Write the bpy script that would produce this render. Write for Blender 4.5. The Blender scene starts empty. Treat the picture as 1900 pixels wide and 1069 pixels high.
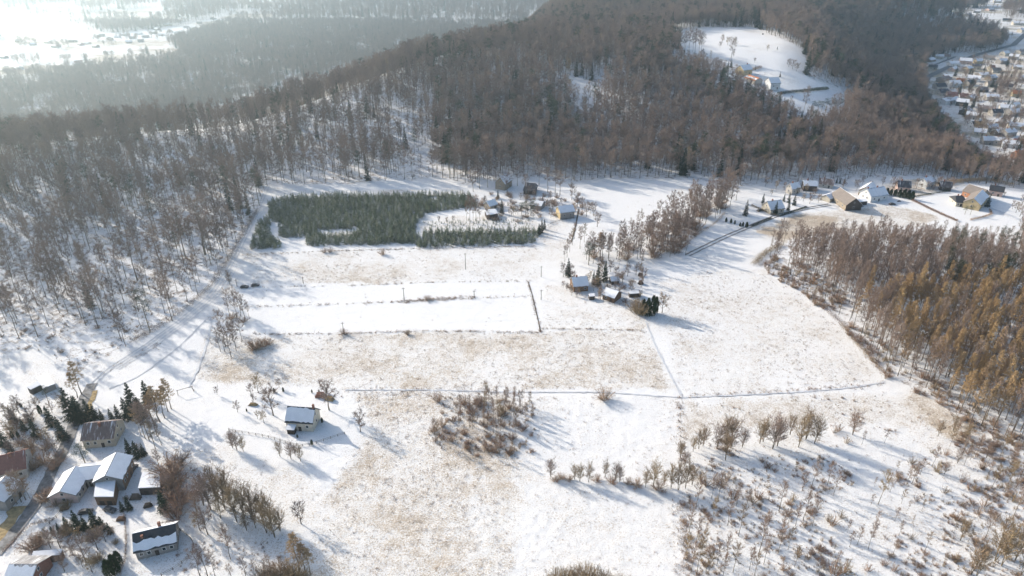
import bpy, math, random
import numpy as np
from mathutils import Vector, Matrix

# ------------------------------------------------------------------ camera, sky, sun, exposure
sc = bpy.context.scene
CAMZ, PITCH, FPX = 172.0, math.radians(28.0), 1267.0
cam_d = bpy.data.cameras.new('camera'); cam_d.sensor_width = 36.0; cam_d.lens = 36.0*FPX/1900.0
cam_d.clip_start = 1.0; cam_d.clip_end = 40000.0
cam = bpy.data.objects.new('camera', cam_d); sc.collection.objects.link(cam)
cam.location = (0, 0, CAMZ); cam.rotation_euler = (math.pi/2-PITCH, 0, 0); sc.camera = cam
SUN_EL, SUN_AZ = math.radians(23.0), math.radians(-55.0)
world = bpy.data.worlds.new('World'); sc.world = world; world.use_nodes = True
wn = world.node_tree; sky = wn.nodes.new('ShaderNodeTexSky'); sky.sky_type = 'NISHITA'; sky.sun_disc = False
sky.sun_elevation = SUN_EL; sky.sun_rotation = SUN_AZ; sky.dust_density = 1.8; sky.air_density = 1.0
wn.nodes['Background'].inputs[1].default_value = 0.15
wn.links.new(sky.outputs[0], wn.nodes['Background'].inputs[0])
S = Vector((math.sin(SUN_AZ)*math.cos(SUN_EL), math.cos(SUN_AZ)*math.cos(SUN_EL), math.sin(SUN_EL)))
sun_d = bpy.data.lights.new('sun', 'SUN'); sun_d.energy = 4.3; sun_d.angle = math.radians(0.53); sun_d.color = (1.0, 0.91, 0.79)
sun = bpy.data.objects.new('sun', sun_d); sc.collection.objects.link(sun)
sun.rotation_euler = S.to_track_quat('Z', 'Y').to_euler(); sun.location = S*3000
sc.view_settings.view_transform = 'Standard'; sc.view_settings.look = 'None'
sc.view_settings.exposure = 0.58; sc.view_settings.gamma = 1.0; sc.view_settings.use_curve_mapping = False
HAZE_DENSITY, HAZE_G = 0.00022, 0.72
sc.render.engine = 'CYCLES'
cy = sc.cycles
cy.adaptive_threshold = 0.03
cy.max_bounces = 4; cy.diffuse_bounces = 1; cy.glossy_bounces = 2; cy.transmission_bounces = 2; cy.volume_bounces = 0; cy.transparent_max_bounces = 4
cy.caustics_reflective = False; cy.caustics_refractive = False
cy.use_denoising = True
try: cy.denoiser = 'OPENIMAGEDENOISE'
except Exception: pass

# ------------------------------------------------------------------ helpers
C = sc.collection
rng = np.random.default_rng(7); rnd = random.Random(7)
cP, sP = math.cos(PITCH), math.sin(PITCH)
def smooth(x): x = np.clip(x, 0, 1); return x*x*(3-2*x)
def hash2(ix, iy, k):
    n = (ix.astype(np.int64)*374761393 + iy.astype(np.int64)*668265263 + k*974711) & 0x7fffffff
    n = ((n ^ (n >> 13))*1274126177) & 0x7fffffff
    return ((n ^ (n >> 16)) & 0xffff)/65535.0
def vnoise(x, y, k=0):
    ix, iy = np.floor(x), np.floor(y); fx, fy = x-ix, y-iy
    fx = fx*fx*(3-2*fx); fy = fy*fy*(3-2*fy)
    a, b, c, d = hash2(ix, iy, k), hash2(ix+1, iy, k), hash2(ix, iy+1, k), hash2(ix+1, iy+1, k)
    return (a*(1-fx)+b*fx)*(1-fy)+(c*(1-fx)+d*fx)*fy
def fbm(x, y, k=0): return (vnoise(x, y, k)+.5*vnoise(x*2.1, y*2.1, k+1)+.25*vnoise(x*4.3, y*4.3, k+2))/1.75
def ray(px, py):
    r, u = (px-950.0)/FPX, (534.5-py)/FPX
    return r, cP+u*sP, -sP+u*cP
def at_z(px, py, z):
    x, y, d = ray(px, py); t = (z-CAMZ)/d
    return np.array([x*t, y*t, z])
def poly_dist(x, y, poly):
    """signed distance, positive inside"""
    x = np.asarray(x, float); y = np.asarray(y, float)
    d2 = np.full(x.shape, 1e18); inside = np.zeros(x.shape, bool); n = len(poly)
    for i in range(n):
        ax, ay = poly[i]; bx, by = poly[(i+1) % n]
        ex, ey = bx-ax, by-ay; wx, wy = x-ax, y-ay
        t = np.clip((wx*ex+wy*ey)/(ex*ex+ey*ey+1e-9), 0, 1)
        d2 = np.minimum(d2, (wx-ex*t)**2+(wy-ey*t)**2)
        c = (ay > y) != (by > y)
        with np.errstate(divide='ignore', invalid='ignore'):
            xi = ax+(y-ay)*ex/(ey if ey != 0 else 1e-9)
        inside ^= c & (x < xi)
    d = np.sqrt(d2)
    return np.where(inside, d, -d)
RIM = [(-1500, -300), (-640, 250), (-400, 505), (-300, 560), (-230, 590), (-155, 670), (-69, 790), (-20, 840), (60, 960), (110, 1150), (160, 1500), (400, 2600), (600, 5200), (600, 20000), (-20000, 20000), (-20000, -300)]
VALLEY_Z, VILLAGE_Z = -140.0, -18.0
VILLAGE_PX = [(1925, 304), (1832, 293), (1792, 264), (1765, 228), (1738, 198), (1717, 172), (1707, 142), (1724, 114), (1770, 100), (1850, 94), (1882, 70), (1850, 50), (1772, 45), (1720, 24), (1630, 4), (1580, -30), (2300, -30), (2400, 120), (2300, 330)]
VILLAGE = [tuple(at_z(a, b, VILLAGE_Z)[:2]) for a, b in VILLAGE_PX]
OPEN_PX = [(-60, 690), (60, 640), (150, 688), (240, 640), (330, 590), (408, 512), (440, 455), (478, 395), (500, 340), (530, 344), (640, 343), (720, 335), (832, 330), (870, 345), (960, 330), (1070, 336), (1130, 331), (1290, 331), (1350, 348), (1420, 340), (1500, 338), (1640, 328), (1762, 322), (1800, 338), (1890, 340), (1960, 352), (2150, 420), (2600, 1300), (-700, 1300)]
OPEN = [tuple(at_z(a, b, 0.0)[:2]) for a, b in OPEN_PX]
def height(x, y):
    x = np.asarray(x, float); y = np.asarray(y, float)
    z = 1.6*(fbm(x/160, y/160, 3)-.5)*smooth((y-120)/200)
    up = smooth(np.maximum(-poly_dist(x, y, OPEN), 0)/330)*smooth((y-250)/200)
    z = z+up*(46*smooth((x+640)/400)+5*(fbm(x/120, y/120, 5)-.5))
    v = smooth((poly_dist(x, y, VILLAGE)+190)/180); z = z*(1-v)+VILLAGE_Z*v
    r = smooth((poly_dist(x, y, RIM)+10)/320); z = z*(1-r)+VALLEY_Z*r
    return z
PCACHE = {}
def P(px, py):
    """ground point seen at a pixel of the photograph (first hit while walking the sight line)"""
    if (px, py) in PCACHE: return PCACHE[(px, py)].copy()
    x, y, d = ray(px, py); lo, hi = 100.0, 6700.0
    for n in (260, 60):
        ts = np.exp(np.linspace(math.log(lo), math.log(hi), n)); hz = height(x*ts, y*ts); g = CAMZ+d*ts-hz
        below = np.nonzero(g <= 0)[0]; i = int(below[0]) if len(below) else n-1; i = max(i, 1); lo, hi = ts[i-1], ts[i]
    t = lo+(hi-lo)*np.clip(g[i-1]/(g[i-1]-g[i]+1e-9), 0, 1)
    PCACHE[(px, py)] = np.array([x*t, y*t, CAMZ+d*t]); return PCACHE[(px, py)].copy()
def W(pts): return [tuple(P(a, b)[:2]) for a, b in pts]
def px_m(px, py):
    """pixels per metre of upright height at a ground point"""
    p = P(px, py); x, y, d = ray(px, py); t = p[1]/y
    e = math.atan2(-d, math.hypot(x, y))
    return FPX/t*math.cos(e)
def project(x, y, z):
    dz = z-CAMZ; f = y*cP-dz*sP; u = y*sP+dz*cP
    return 950+FPX*x/f, 534.5-FPX*u/f, f

class MB:
    def __init__(s): s.v = []; s.f = []; s.m = []; s.n = 0
    def add(s, v, f, m=0):
        v = np.asarray(v, float).reshape(-1, 3)
        for q in f: s.f.append(tuple(int(i)+s.n for i in q)); s.m.append(m)
        s.v.append(v); s.n += len(v); return s
    def box(s, c, d, m=0, rz=0.0):
        cx, cyy, cz = c; dx, dy, dz = d[0]/2, d[1]/2, d[2]/2
        v = np.array([(i*dx, j*dy, k*dz) for k in (-1, 1) for j in (-1, 1) for i in (-1, 1)])
        if rz: co, si = math.cos(rz), math.sin(rz); v = np.c_[v[:, 0]*co-v[:, 1]*si, v[:, 0]*si+v[:, 1]*co, v[:, 2]]
        return s.add(v+np.array(c), [(0, 2, 3, 1), (4, 5, 7, 6), (0, 1, 5, 4), (2, 6, 7, 3), (0, 4, 6, 2), (1, 3, 7, 5)], m)
    def tube(s, pts, rad, k=5, m=0, cap=True):
        pts = np.asarray(pts, float); n = len(pts); vs = []
        for i in range(n):
            d = pts[min(i+1, n-1)]-pts[max(i-1, 0)]; d /= np.linalg.norm(d)+1e-9
            a = np.cross(d, (0, 0, 1) if abs(d[2]) < .9 else (1, 0, 0)); a /= np.linalg.norm(a)+1e-9; b = np.cross(d, a)
            for j in range(k):
                t = 2*math.pi*j/k; vs.append(pts[i]+rad[i]*(a*math.cos(t)+b*math.sin(t)))
        f = [(i*k+j, i*k+(j+1) % k, (i+1)*k+(j+1) % k, (i+1)*k+j) for i in range(n-1) for j in range(k)]
        if cap and k > 2: f.append(tuple((n-1)*k+j for j in range(k)))
        return s.add(vs, f, m)
    def slivers(s, base, tip, w, m=0, r=rng):
        """thin pointed blades from base to tip"""
        base = np.asarray(base, float); tip = np.asarray(tip, float); n = len(base)
        d = tip-base; q = np.cross(d, r.normal(size=(n, 3))); q /= np.linalg.norm(q, axis=1, keepdims=True)+1e-9
        w = np.broadcast_to(np.asarray(w, float), (n,))[:, None]
        v = np.stack([base-q*w*.5, base+q*w*.5, tip], 1).reshape(-1, 3)
        i = np.arange(n)*3
        return s.add(v, np.stack([i, i+1, i+2], 1).tolist(), m)
    def mesh(s, name, mats, smoothed=False):
        me = bpy.data.meshes.new(name); me.from_pydata(np.concatenate(s.v).tolist(), [], s.f)
        for m in (mats if isinstance(mats, (list, tuple)) else [mats]): me.materials.append(m)
        if len(me.materials) > 1: me.polygons.foreach_set('material_index', s.m)
        if smoothed: me.polygons.foreach_set('use_smooth', [True]*len(me.polygons))
        me.update(); return me
def obj(name, me, parent=None, loc=None, rz=0.0, sc_=None):
    o = bpy.data.objects.new(name, me); C.objects.link(o)
    if parent is not None: o.parent = parent
    if loc is not None: o.location = loc
    if rz: o.rotation_euler = (0, 0, rz)
    if sc_ is not None: o.scale = (sc_,)*3 if np.isscalar(sc_) else sc_
    return o
def tag(o, label, cat=None, group=None, kind=None):
    o['label'] = label
    if cat: o['category'] = cat
    if group: o['group'] = group
    if kind: o['kind'] = kind
    return o
def thing(name, label, cat, loc=(0, 0, 0), rz=0.0, group=None):
    return tag(obj(name, None, None, loc, rz), label, cat, group)

# ------------------------------------------------------------------ materials
def new_mat(name, rough=.9, spec=.2):
    m = bpy.data.materials.new(name); m.use_nodes = True
    b = m.node_tree.nodes['Principled BSDF']; b.inputs['Roughness'].default_value = rough
    b.inputs['Specular IOR Level'].default_value = spec
    return m, m.node_tree, b
def N(nt, t, **kw):
    n = nt.nodes.new(t)
    for k, v in kw.items(): setattr(n, k, v)
    return n
def noise(nt, vec, scale, detail=3.0, rough=.6):
    n = N(nt, 'ShaderNodeTexNoise'); n.inputs['Scale'].default_value = scale; n.inputs['Detail'].default_value = detail
    n.inputs['Roughness'].default_value = rough
    if vec is not None: nt.links.new(vec, n.inputs['Vector'])
    return n.outputs['Fac']
def math_(nt, op, a, b=None, c=None, clamp=False):
    n = N(nt, 'ShaderNodeMath', operation=op, use_clamp=clamp)
    for i, v in enumerate((a, b, c)):
        if v is None: continue
        if isinstance(v, (int, float)): n.inputs[i].default_value = v
        else: nt.links.new(v, n.inputs[i])
    return n.outputs[0]
def mixc(nt, f, a, b):
    n = N(nt, 'ShaderNodeMix', data_type='RGBA')
    for s_, v in ((n.inputs[0], f), (n.inputs[6], a), (n.inputs[7], b)):
        if isinstance(v, (int, float)): s_.default_value = v
        elif isinstance(v, tuple): s_.default_value = (*v, 1) if len(v) == 3 else v
        else: nt.links.new(v, s_)
    return n.outputs[2]
def ramp(nt, f, stops):
    n = N(nt, 'ShaderNodeValToRGB'); e = n.color_ramp.elements
    while len(e) < len(stops): e.new(.5)
    for k, (p, c) in zip(e, stops): k.position = p; k.color = (*c, 1)
    nt.links.new(f, n.inputs[0]); return n.outputs[0]
def mat_random(name, cols, rough=.9, nscale=None, spec=.1):
    """colour differs from plant to plant, with grain along it"""
    m, nt, b = new_mat(name, rough, spec)
    oi = N(nt, 'ShaderNodeObjectInfo'); k = len(cols)
    c = ramp(nt, oi.outputs['Random'], [(i/(k-1), q) for i, q in enumerate(cols)])
    if nscale:
        tc = N(nt, 'ShaderNodeTexCoord')
        f = noise(nt, tc.outputs['Object'], nscale, 2)
        c = mixc(nt, math_(nt, 'MULTIPLY_ADD', f, 2.2, -.7, True), c, mixc(nt, .55, c, (.5, .42, .32)))
    nt.links.new(c, b.inputs['Base Color']); return m
def mat_plain(name, col, rough=.85, var=.18, scale=.8, spec=.2, metal=0.0, bump=0.0):
    m, nt, b = new_mat(name, rough, spec); b.inputs['Metallic'].default_value = metal
    tc = N(nt, 'ShaderNodeTexCoord'); f = noise(nt, tc.outputs['Object'], scale, 5)
    dark = tuple(v*(1-var*1.6) for v in col); light = tuple(min(v*(1+var), 1) for v in col)
    nt.links.new(ramp(nt, f, [(.28, dark), (.72, light)]), b.inputs['Base Color'])
    if bump:
        bp = N(nt, 'ShaderNodeBump'); bp.inputs['Strength'].default_value = bump; bp.inputs['Distance'].default_value = .1
        nt.links.new(f, bp.inputs['Height']); nt.links.new(bp.outputs[0], b.inputs['Normal'])
    return m
SNOW = (.83, .84, .86)
def mat_roof(name, col, pitch=.35, snow=0.0, var=.2):
    """roofing with courses running along the slope; thin snow where noise lets it lie"""
    m, nt, b = new_mat(name, .75, .3)
    tc = N(nt, 'ShaderNodeTexCoord'); v = tc.outputs['Object']
    w = N(nt, 'ShaderNodeTexWave', wave_type='BANDS', bands_direction='X'); w.inputs['Scale'].default_value = .314/pitch*1.0
    w.inputs['Distortion'].default_value = .4; nt.links.new(v, w.inputs['Vector'])
    f = noise(nt, v, .9, 4)
    c = mixc(nt, math_(nt, 'MULTIPLY', w.outputs['Fac'], .35), ramp(nt, f, [(.3, tuple(q*(1-var) for q in col)), (.7, tuple(q*(1+var) for q in col))]), tuple(q*.55 for q in col))
    if snow:
        mp = N(nt, 'ShaderNodeMapping'); mp.inputs['Scale'].default_value = (1.6, .18, .18); nt.links.new(v, mp.inputs['Vector'])
        s_ = math_(nt, 'MULTIPLY_ADD', noise(nt, mp.outputs[0], 1.2, 4), 6.0, -3.0-(.5-snow)*3.0, True)
        c = mixc(nt, s_, c, SNOW)
    nt.links.new(c, b.inputs['Base Color'])
    bp = N(nt, 'ShaderNodeBump'); bp.inputs['Strength'].default_value = .5; bp.inputs['Distance'].default_value = .05
    nt.links.new(w.outputs['Fac'], bp.inputs['Height']); nt.links.new(bp.outputs[0], b.inputs['Normal'])
    return m
M = {}
M['snow'] = mat_plain('snow_layer', SNOW, .7, .05, .5, .25, bump=.3)
M['bark'] = mat_random('bark_grey', [(.085, .07, .06), (.13, .105, .085), (.10, .09, .075), (.16, .13, .10)], .95, 1.2)
M['twig'] = mat_random('twigs_grey_brown', [(.21, .155, .13), (.33, .25, .205), (.20, .155, .135), (.36, .265, .205), (.26, .20, .17), (.30, .225, .175)])
M['twig_red'] = mat_random('twigs_reddish', [(.31, .23, .185), (.38, .275, .21), (.27, .205, .17), (.40, .305, .245)])
M['bark_birch'] = mat_random('bark_birch', [(.33, .29, .24), (.22, .18, .14), (.28, .24, .19)], .9, 2.0)
M['twig_tan'] = mat_random('twigs_tan', [(.32, .235, .145), (.40, .30, .18), (.27, .205, .135), (.36, .26, .175)])
M['bark_olive'] = mat_random('bark_olive', [(.12, .095, .06), (.16, .125, .07)], .95, 2.0)
M['larch'] = mat_random('larch_twigs_ochre', [(.46, .31, .17), (.56, .385, .20), (.38, .27, .17), (.49, .345, .20), (.58, .41, .22)])
M['spruce'] = mat_random('needles_dark', [(.022, .040, .024), (.034, .056, .030), (.028, .048, .034)], .8)
M['pine'] = mat_random('needles_pine', [(.04, .062, .036), (.052, .078, .04), (.035, .055, .035)], .8)
M['young'] = mat_random('needles_young', [(.10, .14, .09), (.24, .28, .16), (.15, .20, .13), (.36, .37, .24), (.13, .17, .10), (.54, .55, .48), (.18, .22, .13), (.42, .42, .30)], .8)
M['thuja'] = mat_random('thuja_green', [(.035, .058, .026), (.05, .072, .03)], .85)
M['dry'] = mat_random('dry_grass', [(.50, .36, .19), (.40, .27, .14), (.56, .42, .25), (.32, .21, .13)])
M['bramble'] = mat_random('bramble_stems', [(.34, .22, .16), (.42, .27, .17), (.30, .21, .17), (.46, .31, .20)])
M['glass'] = mat_plain('window_glass', (.03, .035, .04), .15, .2, .5, .6)
M['white'] = mat_plain('white_paint', (.76, .76, .74), .6, .06, 1.0)
M['dark'] = mat_plain('dark_wood', (.07, .055, .045), .85, .3, 1.5)
M['brick'] = mat_plain('brick_red', (.28, .14, .10), .9, .25, 2.5)
M['metal'] = mat_plain('grey_metal', (.32, .33, .34), .5, .12, 1.0, .4)
M['pole'] = mat_plain('weathered_pole', (.16, .13, .10), .9, .25, 2.0)
def wallm(n, c): M[n] = mat_plain('wall_'+n, c, .9, .14, .7, .1)
for n_, c_ in dict(beige=(.52, .45, .35), greyw=(.30, .28, .26), cream=(.64, .58, .47), yellow=(.56, .45, .27), orange=(.48, .23, .13), whitew=(.76, .76, .74), brown=(.22, .14, .09), tan=(.36, .30, .23), plaster=(.56, .52, .46), darkw=(.10, .085, .075), pinkish=(.62, .46, .40)).items(): wallm(n_, c_)
M['r_brown'] = mat_roof('roof_brown', (.20, .145, .125), .5, .42)
M['r_dark'] = mat_roof('roof_dark', (.055, .058, .066), .4, 0.0)
M['r_darksnow'] = mat_roof('roof_dark_snowy', (.075, .075, .085), .4, .38)
M['r_red'] = mat_roof('roof_red', (.27, .125, .095), .35, .3)
M['r_orange'] = mat_roof('roof_orange', (.55, .20, .08), .35, .1)
M['r_grey'] = mat_roof('roof_grey', (.24, .235, .23), .5, .25)
M['r_tan'] = mat_roof('roof_tan', (.25, .215, .19), .6, 0.05)
M['r_blue'] = mat_roof('roof_blue_metal', (.42, .50, .58), .5, .45)
M['r_corr'] = mat_roof('roof_corrugated', (.30, .29, .29), .9, .5)

# ------------------------------------------------------------------ regions of the ground (outlines read off the photograph, laid on the terrain)
RIGHT_WOOD = W([(1412, 492), (1450, 455), (1500, 440), (1570, 440), (1660, 425), (1740, 425), (1800, 432), (1960, 440), (2100, 800), (1960, 850), (1880, 822), (1800, 790), (1740, 735), (1690, 715), (1640, 692), (1600, 640), (1560, 592), (1500, 545)])
CLEAR = [W([(1238, 62), (1300, 52), (1400, 50), (1432, 66), (1480, 86), (1500, 118), (1492, 138), (1450, 140), (1420, 135), (1372, 118), (1330, 108), (1262, 92)]),
         W([(1412, 140), (1470, 136), (1550, 160), (1586, 186), (1545, 214), (1480, 206), (1455, 184), (1425, 166), (1392, 152)]),
         W([(1046, 148), (1075, 143), (1122, 162), (1112, 190), (1070, 196), (1052, 180)]),
         W([(1130, 46), (1240, 48), (1240, 40), (1132, 38)]),
         W([(1600, 122), (1612, 118), (1618, 126), (1604, 130)]),
         W([(1510, 52), (1580, 66), (1582, 60), (1515, 46)])]
VAL_WOODS = [[tuple(at_z(a, b, VALLEY_Z)[:2]) for a, b in q] for q in (
    [(-80, 240), (-80, 150), (40, 139), (160, 124), (270, 111), (341, 106), (330, 92), (309, 82), (357, 64), (424, 44), (505, 30), (572, 24), (660, 18), (740, 10), (765, 22), (800, 36), (835, 30), (850, 0), (1000, -30), (1000, 90), (640, 130), (300, 240)],
    [(105, 34), (154, 59), (161, 64), (241, 59), (268, 41), (157, 37)],
    [(300, 22), (330, 2), (420, 0), (440, 14), (360, 28)], [(225, 60), (330, 50), (420, 30), (500, 14), (600, 6), (500, 8), (400, 18), (290, 40)], [(0, 45), (60, 40), (120, 28), (60, 34), (0, 39)], [(430, 18), (560, 4), (700, -8), (1100, -30), (1100, 40), (900, 34), (700, 24), (560, 34)], [(200, 4), (420, -2), (560, -8), (400, -12), (200, -4)], [(-20, 22), (90, 16), (180, 6), (100, 8), (-20, 14)], [(140, 18), (230, 10), (300, 12), (240, 18), (160, 24)], [(60, 96), (150, 92), (230, 88), (150, 98), (60, 104)],
    [(-30, 8), (150, 3), (140, -6), (-30, -10)], [(-20, 62), (18, 70), (16, 76), (-20, 76)])]
FAR_WOODS = [[tuple(at_z(a, b, VILLAGE_Z)[:2]) for a, b in q] for q in (
    [(1855, 22), (1905, 12), (1905, 34), (1870, 36)], [(1770, 12), (1830, 8), (1830, 14), (1775, 18)], [(1640, 0), (1690, 2), (1700, 6), (1650, 6)])]
def region(x, y):
    """(forest floor 0/1) for arrays of points"""
    op = poly_dist(x, y, OPEN) > 0
    f = ~op | (poly_dist(x, y, RIGHT_WOOD) > 0)
    for c in CLEAR: f &= poly_dist(x, y, c) < 0
    in_val = poly_dist(x, y, RIM) > 250
    vw = np.zeros(x.shape, bool)
    for q in VAL_WOODS: vw |= poly_dist(x, y, q) > 0
    f = np.where(in_val, vw, f)
    in_vil = poly_dist(x, y, VILLAGE) > 0
    fw = np.zeros(x.shape, bool)
    for q in FAR_WOODS: fw |= poly_dist(x, y, q) > 0
    return np.where(in_vil, fw, f).astype(bool)
# field outlines with how much dry grass stands out of the snow
FIELDS = [
    (W([(-60, 745), (120, 735), (340, 770), (345, 1120), (-60, 1120)]), .30, 6),
    (W([(455, 470), (990, 455), (1010, 470), (1000, 522), (470, 527)]), .36, 3),
    (W([(560, 492), (730, 488), (760, 512), (730, 526), (570, 524)]), .52, 8),
    (W([(445, 530), (985, 522), (1003, 615), (640, 617), (450, 622)]), .15, 5),
    (W([(380, 624), (650, 619), (1003, 617), (1195, 600), (1250, 722), (640, 722), (560, 716), (362, 708)]), .47, 3),
    (W([(1010, 525), (1170, 560), (1200, 590), (1195, 600), (1005, 612)]), .36, 4),
    (W([(1215, 520), (1300, 505), (1420, 500), (1500, 560), (1560, 610), (1640, 700), (1640, 716), (1262, 734)]), .37, 5),
    (W([(655, 728), (800, 728), (960, 728), (962, 900), (955, 1000), (950, 1120), (560, 1120), (585, 960), (640, 860), (690, 800)]), .50, 6),
    (W([(965, 732), (1250, 736), (1255, 880), (1000, 870), (985, 845)]), .27, 3),
    (W([(985, 890), (1250, 905), (1268, 1120), (955, 1120)]), .30, 3),
    (W([(1256, 742), (1640, 728), (1720, 745), (1800, 792), (1700, 800), (1500, 790), (1330, 800), (1260, 830)]), .44, 5),
    (W([(1262, 830), (1400, 800), (1700, 800), (1960, 850), (2000, 1120), (1272, 1120)]), .30, 6),
    (W([(1690, 720), (1760, 760), (1830, 800), (1800, 830), (1740, 800), (1680, 745)]), .62, 4),
    (W([(1400, 430), (1460, 400), (1540, 390), (1640, 378), (1750, 402), (1720, 420), (1600, 425), (1500, 440), (1450, 455), (1440, 440)]), .52, 4),
    (W([(1410, 428), (1480, 402), (1560, 402), (1540, 420), (1470, 445)]), .85, 5),
    (W([(1640, 340), (1780, 330), (1800, 345), (1700, 368), (1650, 360)]), .55, 4),
    (W([(1075, 336), (1285, 333), (1230, 372), (1170, 402), (1110, 370)]), .20, 3),
    (W([(780, 400), (990, 400), (1000, 425), (780, 430)]), .40, 3),
    (W([(1030, 400), (1068, 405), (1050, 500), (1010, 500), (1005, 440)]), .36, 3),
    (W([(300, 800), (420, 830), (560, 870), (620, 960), (500, 1069), (330, 1069), (330, 900)]), .34, 6),
    (W([(490, 346), (560, 352), (860, 350), (860, 362), (500, 362)]), .40, 2),
]
# ------------------------------------------------------------------ terrain sheet
def build_terrain():
    th = np.concatenate([np.radians(np.arange(-180, -53, 3.0)), np.arange(-.925, .925, .0042), np.radians(np.arange(54, 180, 3.0))])
    rr = np.concatenate([[3, 40, 75, 100], 118*np.exp(np.arange(0, math.log(3600/118), .0042)), 3600*np.exp(np.arange(.03, 1.6, .05))])
    T, R = np.meshgrid(th, rr); X = (np.sin(T)*R).ravel(); Y = (np.cos(T)*R).ravel()
    Z = height(X, Y); nt, nr = len(th), len(rr)
    near = (R.ravel() < 900)
    Z = Z+near*.22*(fbm(X/2.2, Y/2.2, 11)-.5)
    i, j = np.meshgrid(np.arange(nr-1), np.arange(nt), indexing='ij'); j2 = (j+1) % nt
    q = np.stack([i*nt+j, i*nt+j2, (i+1)*nt+j2, (i+1)*nt+j], -1).reshape(-1, 4)[:, ::-1]
    me = bpy.data.meshes.new('ground')
    nv, nf = len(X), len(q)
    me.vertices.add(nv); me.vertices.foreach_set('co', np.stack([X, Y, Z], 1).astype(np.float32).ravel())
    me.loops.add(nf*4); me.loops.foreach_set('vertex_index', q.astype(np.int32).ravel())
    me.polygons.add(nf); me.polygons.foreach_set('loop_start', np.arange(0, nf*4, 4, dtype=np.int32))
    me.polygons.foreach_set('use_smooth', np.ones(nf, bool))
    me.update(calc_edges=True); me.validate()
    jx = X+(fbm(X/7, Y/7, 21)-.5)*7; jy = Y+(fbm(X/7, Y/7, 25)-.5)*7
    wide = (np.abs(T.ravel()) < 1.0) & (R.ravel() < 4200)
    forest = np.zeros(nv, bool); forest[wide] = region(jx[wide], jy[wide])
    g = np.full(nv, .17)+.16*smooth((fbm(X/40, Y/40, 33)-.4)*3)
    for poly, amt, soft in FIELDS:
        a = np.array(poly); lo, hi = a.min(0)-soft*2, a.max(0)+soft*2
        sel = np.nonzero((X > lo[0]) & (X < hi[0]) & (Y > lo[1]) & (Y < hi[1]))[0]
        f = smooth(poly_dist(X[sel]+(jx[sel]-X[sel])*soft/4, Y[sel]+(jy[sel]-Y[sel])*soft/4, poly)/(soft*1.6)+.5)
        g[sel] = g[sel]*(1-f)+amt*f
    vil = (poly_dist(X, Y, VILLAGE) > -20) & (Y > 560)
    g = np.where(vil & (np.hypot(X, Y) < 1700), .25+.5*fbm(X/45, Y/45, 41), g)
    far = np.hypot(X, Y) > 1900
    g = np.where(far, .05+.45*smooth((fbm(X/300, Y/120, 51)-.52)*6), g)
    val = poly_dist(X, Y, RIM) > 230
    g = np.where(val, .08+.55*smooth((fbm(X/190, Y/90, 57)-.46)*5), g)
    g = np.where(forest, 0, g)
    soil = np.where(wide & vil & ~forest, .9*smooth((fbm(X/60, Y/28, 61)-.56)*9), 0)
    for name, arr in (('grass', g), ('litter', forest.astype(float)), ('soil', soil)):
        at = me.attributes.new(name, 'FLOAT', 'POINT'); at.data.foreach_set('value', arr.astype(np.float32))
    m, nt_, b = new_mat('snowy_ground', .8, .15)
    geo = N(nt_, 'ShaderNodeNewGeometry'); pos = geo.outputs['Position']
    def attr(nm): a = N(nt_, 'ShaderNodeAttribute'); a.attribute_name = nm; return a.outputs['Fac']
    big = noise(nt_, pos, .035, 4, .6); mid = noise(nt_, pos, .28, 4, .6); fine = noise(nt_, pos, 1.6, 4, .75); vf = noise(nt_, pos, 3.1, 2, .7)
    gr = math_(nt_, 'MULTIPLY', attr('grass'), math_(nt_, 'MULTIPLY_ADD', big, 2.2, -.1))
    sp = math_(nt_, 'ADD', math_(nt_, 'MULTIPLY', fine, .62), math_(nt_, 'ADD', math_(nt_, 'MULTIPLY', vf, .22), math_(nt_, 'MULTIPLY', mid, .16)))
    gm = math_(nt_, 'ADD', math_(nt_, 'MULTIPLY_ADD', sp, 7.5, -3.75), math_(nt_, 'MULTIPLY_ADD', gr, 2.75, -.98), None, True)
    dots = math_(nt_, 'MULTIPLY', math_(nt_, 'MULTIPLY_ADD', noise(nt_, pos, 2.3, 2, .5), 11.0, -6.7, True), math_(nt_, 'MULTIPLY', gr, 2.0, None, True))
    straw = ramp(nt_, vf, [(.30, (.22, .175, .14)), (.45, (.48, .39, .295)), (.62, (.67, .57, .44)), (.8, (.49, .37, .27))])
    straw = mixc(nt_, math_(nt_, 'MULTIPLY_ADD', mid, 2.4, -.8, True), straw, mixc(nt_, .5, straw, (.38, .31, .24)))
    snow = ramp(nt_, mid, [(.25, (.82, .815, .81)), (.7, (.87, .865, .855))])
    snow = mixc(nt_, math_(nt_, 'MULTIPLY', attr('grass'), .9, None, True), snow, (.79, .76, .70))
    c = mixc(nt_, gm, snow, straw)
    c = mixc(nt_, dots, c, (.22, .165, .13))
    lm = math_(nt_, 'ADD', math_(nt_, 'MULTIPLY_ADD', mid, 3.4, -1.75), math_(nt_, 'MULTIPLY_ADD', fine, 3.6, -1.95))
    lm = math_(nt_, 'MULTIPLY', math_(nt_, 'ADD', lm, math_(nt_, 'MULTIPLY_ADD', big, 1.6, -.50), None, True), attr('litter'))
    leaf = ramp(nt_, vf, [(.3, (.10, .07, .05)), (.7, (.24, .155, .095))])
    c = mixc(nt_, lm, c, leaf)
    soilc = ramp(nt_, fine, [(.3, (.20, .15, .075)), (.6, (.34, .27, .13)), (.8, (.22, .19, .08))])
    c = mixc(nt_, math_(nt_, 'MULTIPLY', attr('soil'), math_(nt_, 'MULTIPLY_ADD', mid, 3.0, -.8, True)), c, soilc)
    nt_.links.new(c, b.inputs['Base Color'])
    hh = math_(nt_, 'ADD', math_(nt_, 'MULTIPLY', fine, .5), math_(nt_, 'MULTIPLY', mid, .8))
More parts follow.
